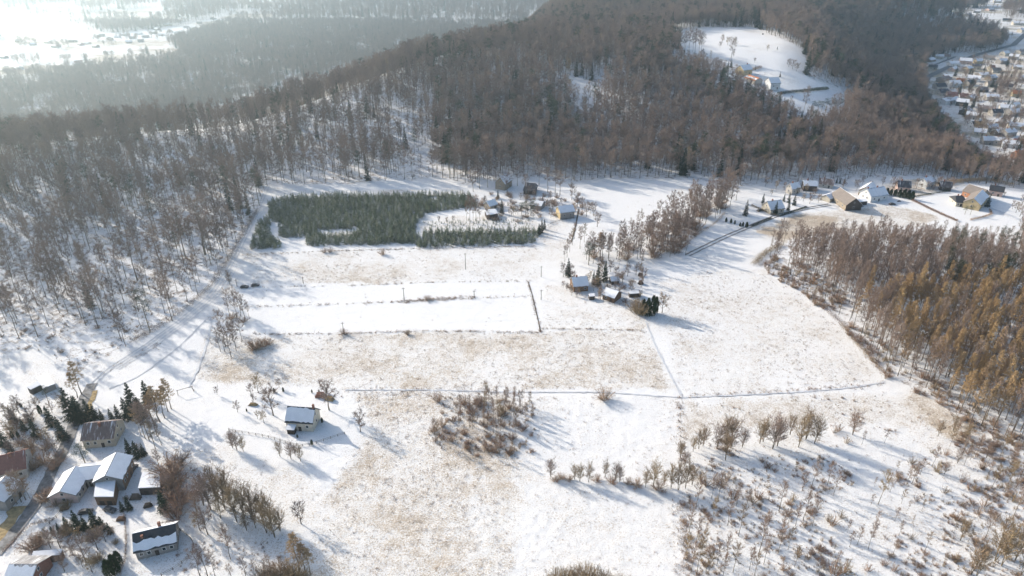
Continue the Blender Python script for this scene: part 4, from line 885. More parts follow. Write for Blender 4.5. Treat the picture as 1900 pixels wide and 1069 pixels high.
BIR = [(1332, 931, 52), (1445, 948, 54), (1292, 940, 50), (1278, 988, 52), (1292, 1005, 40), (1370, 995, 55), (1408, 1028, 66), (1443, 1028, 56), (1417, 1047, 44), (1490, 966, 50), (1476, 976, 40), (1507, 976, 46), (1506, 903, 46), (1488, 912, 36), (1535, 900, 44), (1547, 917, 44), (1629, 936, 62), (1681, 902, 40), (1692, 898, 42), (1651, 914, 26), (1672, 935, 28), (1660, 967, 26), (1611, 1018, 50), (1576, 1015, 30), (1590, 1012, 34), (1710, 948, 22), (1730, 865, 38), (1641, 822, 26), (1599, 825, 26), (1827, 1000, 54), (1717, 1020, 34), (1657, 1028, 28), (1809, 849, 44), (1851, 856, 50), (1865, 912, 60), (1872, 868, 46), (1462, 1020, 40), (1474, 1052, 36), (1282, 1063, 54), (1292, 1066, 60), (1310, 1060, 44), (1330, 1050, 40), (1345, 1040, 44), (1360, 1062, 50), (1390, 1058, 40), (1322, 965, 40), (1350, 975, 44), (1302, 1030, 44), (1384, 945, 36), (1366, 938, 40), (1320, 925, 44), (1420, 990, 40), (1450, 985, 36), (1400, 1068, 40), (1268, 1010, 36), (1272, 1040, 44), (1880, 960, 60), (1892, 1000, 60), (1840, 905, 44), (1885, 905, 56), (1786, 842, 36), (1762, 828, 34), (1895, 880, 50), (1520, 1060, 26), (1552, 1050, 28), (1340, 1075, 46), (1312, 1080, 50), (1500, 1040, 24)]
plant_px('birch_tree', BIR, 'slim reddish-brown birch in the snowy scrub at the lower right', group='birches of the lower right scrub')
scatter_px('birch_tree', [(1275, 900), (1420, 880), (1700, 860), (1895, 900), (1900, 1066), (1280, 1066)], 9.0, (14, 34), 'thin sapling in the snowy scrub at the lower right', 'saplings of the lower right scrub', .62, name='sapling')
scatter_px('birch_tree', [(1700, 745), (1790, 790), (1895, 850), (1895, 960), (1800, 880), (1730, 800)], 6.5, (20, 44), 'tan sapling on the bank below the wood on the right', 'saplings below the wood on the right', .7, name='sapling')
plant_px('willow_tree', [(1782, 1003, 40), (1846, 1041, 70), (1858, 1050, 66), (1802, 1066, 54), (1812, 1068, 50), (1884, 1040, 60), (1752, 880, 24), (1740, 810, 28), (1768, 800, 30), (1895, 1066, 50), (1830, 850, 30), (1792, 815, 30), (1776, 860, 30)], 'many-stemmed tan tree in the scrub near the right edge', group='many-stemmed trees near the right edge')
plant_px('willow_tree', [(1346, 854, 44), (1345, 838, 56), (1356, 832, 50), (1330, 833, 42), (1296, 833, 30), (1286, 838, 26), (1304, 828, 34), (1433, 833, 58), (1442, 828, 48), (1410, 823, 38), (1416, 820, 36), (1377, 830, 34), (1481, 830, 52), (1495, 816, 50), (1466, 807, 36), (1511, 823, 44), (1582, 807, 40), (1262, 850, 28), (1270, 866, 26), (1320, 862, 14)], 'olive twiggy tree in the row at the top of the scrub', group='olive trees at the top of the scrub')
plant_px('scrub', [(1556, 800, 14), (1548, 803, 10), (1570, 822, 12), (1690, 860, 14), (1700, 872, 12), (1560, 960, 14), (1544, 975, 18), (1536, 968, 14), (1480, 1030, 16), (1506, 1030, 14), (1470, 930, 14), (1405, 925, 18), (1396, 932, 16), (1740, 875, 18), (1785, 895, 16), (1800, 910, 16), (1752, 915, 14), (1826, 940, 18), (1770, 1040, 16), (1775, 965, 16), (1790, 975, 14), (1690, 1000, 12), (1565, 1062, 24), (1548, 1066, 26), (1360, 925, 20), (1310, 900, 22), (1300, 890, 18), (1340, 905, 18), (1350, 890, 16), (1815, 955, 16), (1845, 965, 18), (1700, 930, 12), (1640, 1050, 14), (1660, 1060, 14), (1880, 930, 20), (1755, 845, 14), (1730, 840, 10), (1822, 870, 18), (1610, 1060, 14)], 'reddish bramble bush in the scrub at the lower right', 'bush', 'brambles of the lower right scrub', 1.5)
# copse beside the forest track
scatter_px('alder_tree', [(398, 636), (440, 628), (470, 640), (462, 655), (430, 664), (402, 656)], 4.0, (44, 72), 'bare tree in the dense copse beside the forest track', 'trees of the copse by the track', .8)
plant_px('alder_tree', [(427, 586, 52), (440, 590, 58), (455, 594, 50), (447, 587, 50), (462, 588, 30)], 'thin bare tree in the small group above the copse', group='small group above the copse')
plant_px('shrub', [(478, 644, 16), (490, 642, 14), (500, 638, 10), (470, 648, 16), (430, 592, 10), (452, 598, 10)], 'dark bush trailing from the copse towards the field', 'bush', 'bushes trailing from the copse', 1.5)
plant_px('willow_tree', [(427, 529, 24)], 'lone grey tree beside the parked cars')
# line of trees along the creek
n_ = scatter_px('alder_tree', [(1072, 484), (1110, 468), (1150, 454), (1200, 434), (1245, 408), (1285, 384), (1325, 362), (1364, 358), (1366, 372), (1340, 398), (1295, 427), (1274, 455), (1270, 475), (1215, 486), (1150, 480), (1100, 494)], 4.9, (32, 52), 'bare tree in the wooded creek line beside the middle farm', 'trees of the creek line', .85, name='creek_tree')
scatter_px('shrub', [(1080, 484), (1150, 456), (1245, 412), (1345, 364), (1358, 374), (1290, 430), (1264, 472), (1120, 490)], 8, (10, 18), 'brown bush under the trees of the creek line', 'bushes of the creek line', .7, 'bush', 1.4)
plant_px('birch_tree', [(1057, 468, 34), (1052, 478, 34), (1062, 455, 30), (1066, 442, 28), (1048, 486, 30), (1076, 462, 40), (1084, 450, 34)], 'reddish bushy birch lining the ditch above the middle farm', group='birches lining the ditch')
plant_px('larch_tree', [(1113, 480, 48)], 'round golden-brown tree at the lower end of the creek line', sx=1.8)
plant_px('pine_tree', [(1092, 492, 40)], 'dark pine beside the golden tree at the creek line', sx=1.4)
plant_px('spruce_tree', [(1054, 513, 34)], 'dark spruce behind the field farmhouse')
plant_px('spruce_tree', [(1109, 530, 40), (1122, 522, 38), (1101, 528, 26)], 'dark spruce between the field farmhouse and the barn', group='spruces amid the middle farm')
plant_px('thuja', [(1193, 583, 28), (1201, 586, 32), (1210, 585, 36), (1216, 581, 30)], 'tall thuja in the clump below the middle farm', group='thujas below the middle farm', sx=.8)
scatter_px('fruit_tree', [(1040, 505), (1130, 500), (1190, 505), (1200, 560), (1110, 556), (1046, 550)], 7.0, (12, 26), 'small bare tree among the sheds of the middle farm', 'bare trees of the middle farm', .9)
scatter_px('shrub', [(1036, 520), (1160, 500), (1195, 530), (1190, 565), (1060, 560)], 8.0, (5, 10), 'low bush among the sheds of the middle farm', 'bushes of the middle farm', .5, 'bush', 1.3)
plant_px('golden_shrub', [(1180, 580, 28), (1187, 584, 28)], 'brown bush leaning on the thuja clump', 'bush', 'brown bushes by the thujas')
plant_px('fruit_tree', [(1228, 581, 34)], 'round bare tree alone right of the thuja clump')
plant_px('birch_tree', [(1148, 498, 30), (1190, 500, 36), (1165, 490, 28), (1272, 474, 46)], 'slim birch at the snowy end of the creek line', group='birches at the creek line end')
plant_px('fruit_tree', [(1052, 540, 14), (1045, 534, 12), (1060, 548, 14), (1070, 550, 14), (1112, 548, 14)], 'small bare tree in front of the field farmhouse', group='small trees by the field farmhouse')
# farm above the plantation
plant_px('beech_tree', [(975, 362, 42), (1016, 357, 50), (1030, 358, 46), (1039, 362, 44), (941, 358, 40), (878, 356, 44), (890, 350, 46), (905, 348, 40), (960, 345, 40), (1000, 344, 44), (920, 350, 36)], 'large spreading bare tree around the upper farm', group='large trees around the upper farm', sx=1.3, name='farm_tree')
plant_px('fruit_tree', [(1061, 371, 30), (1071, 384, 26), (1088, 402, 26), (1101, 401, 24), (1108, 421, 26), (1095, 396, 20), (989, 405, 16), (957, 398, 16), (920, 414, 10), (945, 400, 12), (1080, 390, 22), (815, 413, 12), (829, 414, 11), (841, 413, 12), (970, 412, 12), (905, 412, 9)], 'bare orchard tree around the yellow barn and upper farm', group='orchard trees of the upper farm')
scatter_px('fruit_tree', [(895, 368), (985, 362), (1060, 372), (1050, 410), (1000, 408), (905, 410)], 6.5, (9, 18), 'small bare garden tree inside the upper farm', 'garden trees inside the upper farm', .6)
scatter_px('shrub', [(880, 356), (1040, 360), (1075, 372), (1090, 400), (1000, 412), (900, 414)], 7.0, (5, 9), 'low brown bush inside the upper farm', 'bushes inside the upper farm', .5, 'bush', 1.3)
scatter_px('fruit_tree', [(1400, 350), (1640, 342), (1790, 338), (1760, 352), (1690, 362), (1600, 352), (1500, 362), (1420, 366)], 9, (8, 17), 'bare tree in the gardens behind the hillside houses', 'garden trees behind the hillside houses', .55)
plant_px('birch_tree', [(872, 412, 48), (884, 415, 50), (878, 414, 44), (866, 410, 36), (890, 414, 36)], 'tall reddish birch in the clump at the plantation end', group='birches at the plantation end')
plant_px('spruce_tree', [(931, 396, 26), (924, 368, 16), (1005, 432, 26), (1000, 436, 22), (1010, 426, 20)], 'dark spruce of the upper farm', group='spruces of the upper farm')
plant_px('pine_tree', [(975, 402, 28), (968, 400, 24), (984, 400, 24), (990, 392, 22)], 'dark pine in the clump at the centre of the upper farm', group='pines of the upper farm', sx=1.3)
# right settlement
plant_px('spruce_tree', [(1383, 400, 30)], 'large single spruce below the villa on the hillside')
plant_px('spruce_tree', [(1415, 378, 20), (1438, 398, 25), (1454, 374, 16), (1463, 376, 20), (1473, 381, 22), (1462, 391, 20)], 'dark spruce around the cream villa', group='spruces around the villa')
plant_px('thuja', [(1347, 412, 8), (1356, 414, 8), (1363, 416, 7), (1373, 420, 7), (1378, 420, 8), (1385, 422, 10)], 'small dark conifer in the row below the creek line', 'conifer', 'small conifers by the farm road', 1.3)
plant_px('thuja', [(1652, 363, 12), (1660, 364, 13), (1668, 366, 14), (1676, 367, 15), (1684, 369, 16), (1691, 371, 16), (1645, 361, 12)], 'dark thuja in the row between white house and bungalow', 'conifer', 'thuja row by the white house', 1.3)
plant_px('spruce_tree', [(1831, 384, 26)], 'dark spruce hugging the yellow house')
plant_px('thuja', [(1815, 387, 14)], 'small dark conifer in front of the yellow house', 'conifer', None, 1.3)
plant_px('pine_tree', [(1800, 399, 18), (1790, 398, 16)], 'low dark pine in front of the black-roofed bungalow', group='pines before the bungalow', sx=1.5)
plant_px('spruce_tree', [(1552, 340, 12), (1558, 341, 12), (1566, 341, 12)], 'dark conifer on the snow behind the brown barn', group='conifers behind the brown barn')
plant_px('fruit_tree', [(1480, 362, 14), (1495, 358, 16), (1510, 368, 18), (1502, 378, 20), (1518, 376, 16), (1490, 374, 14), (1660, 350, 14), (1680, 352, 16), (1700, 350, 18), (1720, 352, 16), (1738, 348, 18), (1755, 346, 16), (1764, 350, 20), (1440, 352, 16), (1420, 346, 18), (1600, 342, 14)], 'bare orchard tree behind the hillside houses', group='orchard trees of the hillside')
plant_px('fruit_tree', [(1885, 395, 20), (1892, 402, 22), (1878, 388, 16), (1896, 380, 20), (1862, 366, 10)], 'bare tree by the snowy road at the far right', group='trees by the far right road')
plant_px('pine_tree', [(1508, 206, 18), (1516, 208, 20), (1532, 205, 22), (1540, 207, 24), (1548, 207, 22), (1558, 204, 20), (1524, 207, 18)], 'dark pine in the clump at the tip of the high clearing', group='pines of the high clearing', sx=1.5)
plant_px('fruit_tree', [(1290, 74, 10), (1300, 76, 10), (1340, 80, 14), (1350, 84, 14), (1362, 84, 12), (1336, 88, 10), (1424, 94, 10), (1463, 124, 14), (1470, 128, 16), (1478, 132, 14), (1360, 106, 10), (1400, 116, 8)], 'small bare tree scattered over the high clearing', group='trees of the high clearing', sx=1.3)
plant_px('spruce_tree', [(1442, 92, 6), (1356, 126, 16), (1350, 128, 14), (1401, 130, 9), (1447, 143, 10)], 'dark conifer beside the houses of the high clearing', group='conifers of the high clearing')
plant_px('beech_tree', [(315, 460, 60), (381, 472, 116), (345, 480, 100), (300, 500, 90), (255, 520, 100)], 'big spreading bare tree at the corner of the wood by the track', group='big trees at the wood corner', sx=1.3)
# village and far valley greenery
def veg_world(kind, n, poly, hm, label, group, z0, cat='tree', sx=1.0, name=None):
    pts = []
    while len(pts) < n:
        px, py = rnd.uniform(min(p[0] for p in poly), max(p[0] for p in poly)), rnd.uniform(min(p[1] for p in poly), max(p[1] for p in poly))
        if poly_dist(np.array([px]), np.array([py]), poly)[0] >= 0: pts.append((px, py))
    for px, py in pts:
        q = at_z(px, py, z0); q[2] = float(height(q[0], q[1])); plant(kind, q, rnd.uniform(*hm), label+suffix((px, py), pts), cat, group, sx, name=name)
VP = [(1725, 150), (1745, 140), (1800, 112), (1895, 110), (1895, 290), (1860, 290), (1800, 245), (1760, 205)]
veg_world('fruit_tree', 170, VP, (6, 13), 'bare garden tree among the valley village houses', 'garden trees of the valley village', VILLAGE_Z)
veg_world('spruce_tree', 34, VP, (8, 16), 'dark spruce among the valley village houses', 'spruces of the valley village', VILLAGE_Z)
veg_world('alder_tree', 40, [(1840, 165), (1895, 130), (1895, 165), (1850, 180)], (12, 18), 'bare tree of the brown copse in the valley village', 'copse in the valley village', VILLAGE_Z, name='village_tree')
veg_world('alder_tree', 12, [(1840, 245), (1880, 225), (1880, 250), (1850, 262)], (10, 16), 'tan bare tree in the lower valley village', 'tan trees of the lower village', VILLAGE_Z, name='village_tree')
veg_world('alder_tree', 50, [(1690, 2), (1895, 2), (1895, 50), (1790, 36)], (12, 18), 'hazy bare tree in the far town at the top right', 'trees of the far town', VILLAGE_Z, name='town_tree')
for k_, (cx, cy_, rx, ry, n) in enumerate(((50, 84, 22, 8, 20), (110, 86, 20, 7, 18), (52, 116, 30, 7, 24), (122, 114, 16, 4, 12), (160, 113, 7, 3, 6), (203, 107, 12, 3, 9), (242, 104, 4, 2, 3), (268, 102, 9, 4, 8), (180, 76, 14, 5, 10), (200, 84, 18, 4, 12), (240, 72, 26, 6, 16), (300, 70, 26, 6, 16), (20, 140, 20, 5, 12), (70, 136, 12, 5, 8))):
    veg_world('beech_tree', n, [(cx+rx*math.cos(t*.785), cy_+ry*math.sin(t*.785)) for t in range(8)], (14, 22), 'hazy tree of the %s clump in the far left valley' % ('first', 'second', 'broad near', 'narrow near', 'spruce-flanked', 'small isolated', 'tiny', 'round', 'village', 'roadside', 'middle village', 'last village', 'leftmost low', 'low middle')[k_], 'tree clumps of the far left valley', VALLEY_Z, 'tree', 1.6, name='valley_tree')
for px, py in ((160, 117), (274, 100)):
    q = at_z(px, py, VALLEY_Z); q[2] = float(height(q[0], q[1])); plant('spruce_tree', q, 26, 'hazy pointed spruce standing alone in the far left valley', 'tree', 'lone spruces of the far left valley', 1.3)

# ------------------------------------------------------------------ young spruce plantation
def plantation():
    polys = [W([(498, 380), (520, 368), (640, 365), (800, 362), (872, 364), (884, 384), (790, 396), (772, 420), (775, 452), (566, 457), (568, 440), (600, 432), (590, 428), (575, 440), (520, 441), (515, 415), (500, 408)]),
             W([(772, 445), (790, 430), (900, 432), (985, 428), (1003, 432), (990, 452), (900, 456), (772, 460)]),
             W([(470, 446), (480, 418), (496, 405), (502, 416), (500, 440), (522, 452), (520, 462), (468, 462)])]
    hole = W([(590, 428), (664, 424), (668, 434), (600, 440)])
    X, Y = [], []
    for w_ in polys:
        a = np.array(w_); x, y = jitter_grid(a[:, 0].min(), a[:, 0].max(), a[:, 1].min(), a[:, 1].max(), 1.95)
        k = (poly_dist(x, y, w_) > 0) & (poly_dist(x, y, hole) < 0); X.append(x[k]); Y.append(y[k])
    x, y = np.concatenate(X), np.concatenate(Y); gap = fbm(x/14, y/14, 91); k = ((gap > .26) | (y < np.quantile(y, .3))) & (rng.random(len(x)) < .93); x, y = x[k], y[k]
    z = height(x, y); h = rng.uniform(3.0, 5.6, len(x))*(.75+.5*fbm(x/25, y/25, 97)); px, py, f = project(x, y, z)
    o = np.argsort(-py); front = o[:300]
    for i in front: plant('young_spruce', (x[i], y[i], z[i]-.1), h[i], 'young spruce in the front rows of the dark plantation', 'tree', 'front rows of the spruce plantation', 1.1)
    rest = o[300:]; s_ = h[rest]/4.5
    mass('plantation', [(q[2], q[3]) for q in PROTO['young_spruce']], np.c_[x[rest], y[rest], z[rest]-.1], np.c_[s_*1.1, s_*1.1, s_], rng.integers(3, size=len(rest)), 'rows of young spruces filling the rest of the plantation')
    w_ = W([(785, 412), (900, 408), (985, 408), (990, 425), (800, 432)]); a = np.array(w_); x, y = jitter_grid(a[:, 0].min(), a[:, 0].max(), a[:, 1].min(), a[:, 1].max(), 2.4)
    k = poly_dist(x, y, w_) > 0; x, y = x[k], y[k]; s_ = rng.uniform(.15, .5, len(x))
    mass('saplings', [(q[2], q[3]) for q in PROTO['young_spruce']], np.c_[x, y, height(x, y)-.05], np.c_[s_, s_, s_], rng.integers(3, size=len(x)), 'small spruce saplings in the snow behind the plantation front')
plantation()

# ------------------------------------------------------------------ hedges
def hedge(pxs, h, w, mat, label, dens=26, cat='hedge'):
    c = resample([P(a, b) for a, b in pxs], 1.0); o0 = c[0]; z0 = float(height(*o0)); n = int(len(c)*h*w*dens)
    i = rng.integers(0, len(c)-1, n); p = c[i]+(c[i+1]-c[i])*rng.random((n, 1)); p = p+rng.normal(size=(n, 2))*w*.3
    z = height(p[:, 0], p[:, 1])+rng.random(n)**.8*h*.85*(1-.35*np.minimum(1, (np.linalg.norm(p-c[i], axis=1)/w)))
    b = np.c_[p-o0, z-z0]; e = b+unit(rng.normal(size=(n, 3))+np.array((0, 0, .8)))*h*.35
    root = thing('hedge', label, cat, (o0[0], o0[1], z0))
    obj('foliage', MB().slivers(b, e, .14).mesh('hedge_foliage', M[mat]), root)
    st = MB()
    for k in range(0, len(c), 2): q = c[k]-o0; st.tube([(q[0], q[1], height(*c[k])-z0-.1), (q[0], q[1], height(*c[k])-z0+h*.6)], [.05, .03], 3)
    so = obj('stems', st.mesh('hedge_stems', M['bark']), root); so['kind'] = 'stuff'
hedge([(1692, 372), (1720, 386), (1750, 400), (1776, 411)], 1.8, 1.6, 'bramble', 'long brown hedge below the black-roofed bungalow')
hedge([(1394, 382), (1412, 390), (1430, 398), (1446, 402)], 1.6, 1.4, 'twig_tan', 'tan hedge in front of the cream villa')
hedge([(1447, 402), (1470, 394), (1496, 385)], 1.6, 1.4, 'spruce', 'dark hedge right of the cream villa')
hedge([(1394, 421), (1412, 413), (1431, 406)], 1.5, 1.6, 'spruce', 'dark clipped hedge along the farm road below the villa')
hedge([(1696, 366), (1730, 360), (1761, 355)], 1.4, 1.2, 'spruce', 'dark hedge behind the black-roofed bungalow')
hedge([(1800, 409), (1822, 404), (1840, 398), (1836, 390)], 1.5, 1.3, 'bramble', 'brown hedge curving below the yellow house')
hedge([(1443, 176), (1490, 171), (1536, 166)], 3.0, 3.0, 'spruce', 'dark hedge across the lower part of the high clearing', 8)
hedge([(1380, 128), (1395, 131), (1412, 126)], 3.0, 2.5, 'bramble', 'brown hedge beside the orange roof in the high clearing', 8)
hedge([(6, 1026), (30, 1002), (54, 976), (78, 970), (100, 965)], 1.6, .9, 'bramble', 'dark overgrown bank wall beside the lane at the lower left')
hedge([(231, 954), (234, 990), (234, 1034), (223, 1067)], 1.4, .6, 'bramble', 'thin dark hedge left of the bungalow')
hedge([(1490, 545), (1530, 572), (1560, 600), (1600, 645), (1632, 685), (1650, 700)], 1.3, 3.5, 'bramble', 'rusty bramble edge of the wood on the right', 9)
hedge([(1560, 602), (1590, 640), (1620, 672), (1640, 692)], 1.2, 2.5, 'dry', 'golden dry grass edge of the wood on the right', 10)
hedge([(250, 632), (300, 604), (345, 572), (392, 530), (425, 480), (450, 435), (478, 390)], 1.6, 4.0, 'bramble', 'brown brushwood edge of the wood along the track', 6)
hedge([(1398, 492), (1420, 470), (1450, 455)], 2.2, 4.0, 'twig_tan', 'olive brushwood at the tip of the wood on the right', 8)
hedge([(1262, 460), (1290, 440), (1330, 412), (1345, 395)], 1.2, 2.0, 'bramble', 'low brush along the creek below the farm road', 8)
hedge([(1740, 345), (1780, 338), (1830, 335), (1880, 345)], 3.0, 4.0, 'larch', 'rusty hedge of bushes behind the orange-walled barn', 5)

# ------------------------------------------------------------------ dry weeds and tufts in the snow
def tuft(seed, n, h, s, mat):
    r = np.random.default_rng(seed); b = np.c_[r.normal(size=(n, 2))*s*.5, np.zeros(n)]; e = b+np.c_[r.normal(size=(n, 2))*h*.45, r.uniform(.5, 1, n)*h]
    return MB().slivers(b, e, .075, r=r).mesh('tuft', M[mat])
TUFTS = [(tuft(1, 14, .45, .5, 'dry'), 1), (tuft(2, 12, .35, .7, 'dry'), 1), (tuft(3, 10, .7, .4, 'bramble'), 1), (tuft(4, 16, .9, .8, 'bramble'), 1)]
def weeds():
    X, Y, V, SC = [], [], [], []
    for (poly, amt, soft), d in zip(FIELDS, [.05, .2, .35, .02, .4, .25, .32, .6, .16, .18, .3, .2, .35, .06, .1, .05, .02, .06, .08, .12, .05]):
        a = np.array(poly); n = int((a[:, 0].max()-a[:, 0].min())*(a[:, 1].max()-a[:, 1].min())*d)
        if n < 1: continue
        x = rng.uniform(a[:, 0].min(), a[:, 0].max(), n); y = rng.uniform(a[:, 1].min(), a[:, 1].max(), n)
        k = (poly_dist(x, y, poly) > 0) & (fbm(x/16, y/16, 95)+.7*(rng.random(n)-.5) > .46) & in_view(x, y, height(x, y)); x, y = x[k], y[k]
        X.append(x); Y.append(y); V.append(np.where(rng.random(len(x)) < (.55 if d > .08 else .25), rng.integers(2, 4, len(x)), rng.integers(0, 2, len(x)))); SC.append(rng.uniform(.35, .95, len(x)))
    for pxs, d, w in (([(450, 474), (600, 466), (800, 461), (990, 457)], 1.6, .4), ([(470, 620), (640, 619), (800, 614), (1003, 617)], 1.8, .4), ([(1005, 610), (1100, 611), (1190, 613)], 1.6, .3), ([(450, 570), (750, 560), (880, 553), (985, 550)], 1.3, .5), ([(745, 560), (800, 556), (880, 552)], 5, 1.2),
                      ([(980, 523), (1003, 616)], 1.6, .3), ([(640, 530), (800, 524), (985, 521)], .9, .3), ([(470, 533), (600, 531)], .6, .3), ([(630, 726), (960, 730)], 2.2, 2.0), ([(1258, 745), (1262, 800), (1266, 860)], 2.5, .8), ([(1266, 940), (1275, 1069)], 6, 1.6), ([(300, 640), (250, 665), (190, 690)], 1.5, 2), ([(1262, 736), (1640, 714)], 1.6, .8)):
        c = resample([P(a, b) for a, b in pxs], 1.0); n = int(len(c)*d); i = rng.integers(0, len(c), n); p = c[i]+rng.normal(size=(n, 2))*w
        X.append(p[:, 0]); Y.append(p[:, 1]); V.append(rng.integers(0, 4, n)); SC.append(rng.uniform(.7, 1.4, n))
    x, y, s_ = np.concatenate(X), np.concatenate(Y), np.concatenate(SC)
    mass('dry_grass', TUFTS, np.c_[x, y, height(x, y)-.05], np.c_[s_*1.2, s_*1.2, s_], np.concatenate(V), 'dry grass and weed stalks standing out of the snow', .15)
    print('tufts', len(x))
weeds()
def undergrowth():
    kinds = [(q[2], 1) for q in PROTO['scrub']+PROTO['shrub'][:1]]; X, Y, S_ = [], [], []
    def put(poly, n, lo, hi, noise_cut=.45):
        a = np.array(poly); x = rng.uniform(a[:, 0].min(), a[:, 0].max(), n); y = rng.uniform(a[:, 1].min(), a[:, 1].max(), n)
        k = (poly_dist(x, y, poly) > 0) & (fbm(x/18, y/18, 131) > noise_cut); X.append(x[k]); Y.append(y[k]); S_.append(rng.uniform(lo, hi, k.sum()))
    put(W([(1262, 835), (1400, 800), (1700, 790), (1905, 840), (1990, 1110), (1272, 1110)]), 3200, .15, .75, .46)
    put(W([(1256, 745), (1640, 730), (1720, 745), (1800, 792), (1500, 800), (1262, 830)]), 500, .12, .4, .46)
    put(W([(1690, 720), (1760, 760), (1850, 800), (1905, 900), (1840, 960), (1740, 800)]), 420, .3, .9, .42)
    put(W([(790, 735), (995, 735), (990, 840), (900, 850), (790, 830)]), 260, .3, .8, .42)
    put(W([(300, 850), (350, 860), (540, 950), (560, 1069), (330, 1069)]), 260, .2, .5, .45)
    put(RIGHT_WOOD, 1900, .25, .75, .42)
    put(W([(1412, 500), (1440, 470), (1520, 500), (1580, 570), (1640, 640), (1720, 700), (1820, 760), (1900, 800), (1900, 840), (1800, 800), (1700, 730), (1640, 702), (1560, 606), (1490, 552)]), 1500, .4, 1.5, .36)
    lw = [p for p in W([(0, 640), (150, 680), (240, 632), (330, 582), (402, 508), (436, 450), (474, 392), (495, 345), (440, 300), (200, 290), (0, 330)])]; put(lw, 2600, .25, .8, .47)
    x, y, s_ = (np.concatenate(q) for q in (X, Y, S_))
    mass('undergrowth', kinds, np.c_[x, y, height(x, y)-.05], np.c_[s_*1.35, s_*1.35, s_], rng.integers(len(kinds), size=len(x)), 'low brambles and brushwood in the scrub and under the trees')
undergrowth()

# ------------------------------------------------------------------ poles, cars, odds and ends
def pole(px, py, hpx, label):
    p = P(px, py); h = hpx/px_m(px, py); root = thing('utility_pole', label, 'utility pole', tuple(p), .15, 'poles across the fields')
    obj('post', MB().tube([(0, 0, -.3), (0, 0, h)], [.17, .12], 8).mesh('post', M['pole']), root)
    ca = obj('crossarm', MB().box((0, -.14, h-.5), (1.6, .12, .14)).mesh('crossarm', M['pole']), root)
    for x in (-.65, .65): obj('insulator', MB().tube([(x, -.14, h-.43), (x, -.14, h-.22)], [.06, .05], 6).mesh('insulator', M['white']), ca)
for a in ((864, 500, 30, 'wooden pole standing high in the field below the plantation'), (750, 557, 23, 'wooden pole at the start of the weedy field strip'), (638, 620, 22, 'wooden pole with a dark bush at its foot'), (880, 553, 14, 'short wooden pole at the end of the weedy field strip'), (1004, 514, 20, 'wooden pole at the corner left of the middle farm'), (1004, 556, 18, 'wooden pole beside the ditch left of the middle farm'), (563, 526, 12, 'short post on the field left of the poles'), (440, 532, 14, 'thin dark post beside the parked cars')): pole(*a)
M['car_black'] = mat_plain('car_paint_black', (.02, .022, .03), .3, .1, 1, .5); M['car_grey'] = mat_plain('car_paint_grey', (.05, .055, .06), .3, .1, 1, .5); M['tyre'] = mat_plain('tyre_rubber', (.02, .02, .02), .9, .1, 1)
M['lamp_red'] = mat_plain('tail_lamp', (.3, .02, .02), .3, .1, 1)
def car(px, py, rz, paint, label, suv=1.0):
    root = thing('parked_car', label, 'car', tuple(P(px, py)), rz, 'parked cars')
    prof = [(-2.2, .35), (-2.25, .75), (-2.1, .95), (-1.2, 1.02), (1.35, 1.0), (2.05, .9), (2.2, .7), (2.2, .35)]
    m = MB(); k = len(prof); v = []
    for y, s_ in ((-.9, .94), (-.84, 1), (.84, 1), (.9, .94)): v += [(x*(1 if abs(y) < .88 else .985), y, .35+(z-.35)*(s_ if z > .8 else 1)) for x, z in prof]
    f = [(r_*k+i, r_*k+(i+1) % k, (r_+1)*k+(i+1) % k, (r_+1)*k+i) for r_ in range(3) for i in range(k)]+[tuple(range(k))[::-1], tuple(range(3*k, 4*k))]
    m.add(v, f); body = obj('body', m.mesh('body', M[paint]), root)
    ht = 1.0+.5*suv
    v = [(-1.75, -.78, .985), (1.15, -.78, .985), (1.15, .78, .985), (-1.75, .78, .985), (-1.35, -.62, ht), (.35, -.62, ht), (.35, .62, ht), (-1.35, .62, ht)]
    obj('window', MB().add(v, [(0, 1, 5, 4), (1, 2, 6, 5), (2, 3, 7, 6), (3, 0, 4, 7)]).mesh('car_window', M['glass']), root)
    obj('roof', MB().box((-.5, 0, ht+.02), (1.75, 1.26, .06)).mesh('car_roof', M[paint]), root)
    for x in (-1.35, 1.4):
        for y in (-.86, .86):
            w_ = obj('wheel', MB().tube([(x, y-.11, .34), (x, y+.11, .34)], [.34, .34], 12).mesh('wheel', M['tyre']), root)
            obj('rim', MB().tube([(x, y-.125 if y < 0 else y+.112, .34), (x, y-.112 if y < 0 else y+.125, .34)], [.2, .2], 10).mesh('rim', M['metal']), w_)
    for y in (-.6, .6):
        obj('headlight', MB().box((2.19, y, .72), (.06, .34, .14)).mesh('headlight', M['white']), root); obj('tail_light', MB().box((-2.24, y, .78), (.05, .3, .16)).mesh('tail_light', M['lamp_red']), root)
    return root
car(454, 534, .04, 'car_black', 'black car parked nearer the track at the field edge')
car(474, 531, .22, 'car_grey', 'dark grey car parked right of the black one in the field', 1.2)
car(247, 872, 1.45, 'car_black', 'dark car parked between the barn and the square garage')
car(160, 952, .2, 'car_black', 'dark car parked below the farm courtyard')
car(1347+63, 392, .3, 'car_grey', 'dark car in front of the cream villa')
def heap(px, py, w, h, mat, label, name='wood_pile', cat='wood pile'):
    p = P(px, py); r_ = np.random.default_rng(px); root = thing(name, label, cat, tuple(p), r_.uniform(-.4, .4))
    for i in range(16):
        k = i % 4; z = (i//4)*h/4+h/8; L = w*(.9-.12*(i//4)); m = MB().tube([(-L/2+r_.uniform(-.2, .2), (k-1.5)*h*.28, z), (L/2+r_.uniform(-.2, .2), (k-1.5)*h*.28, z)], [h*.15]*2, 7)
        obj('log', m.mesh('log', M[mat]), root)
heap(595, 736, 5, 1.8, 'brick', 'rust-red pile of timber in the cottage garden')
heap(612, 742, 4, 1.6, 'verge', 'straw-coloured timber pile by the crooked tree')
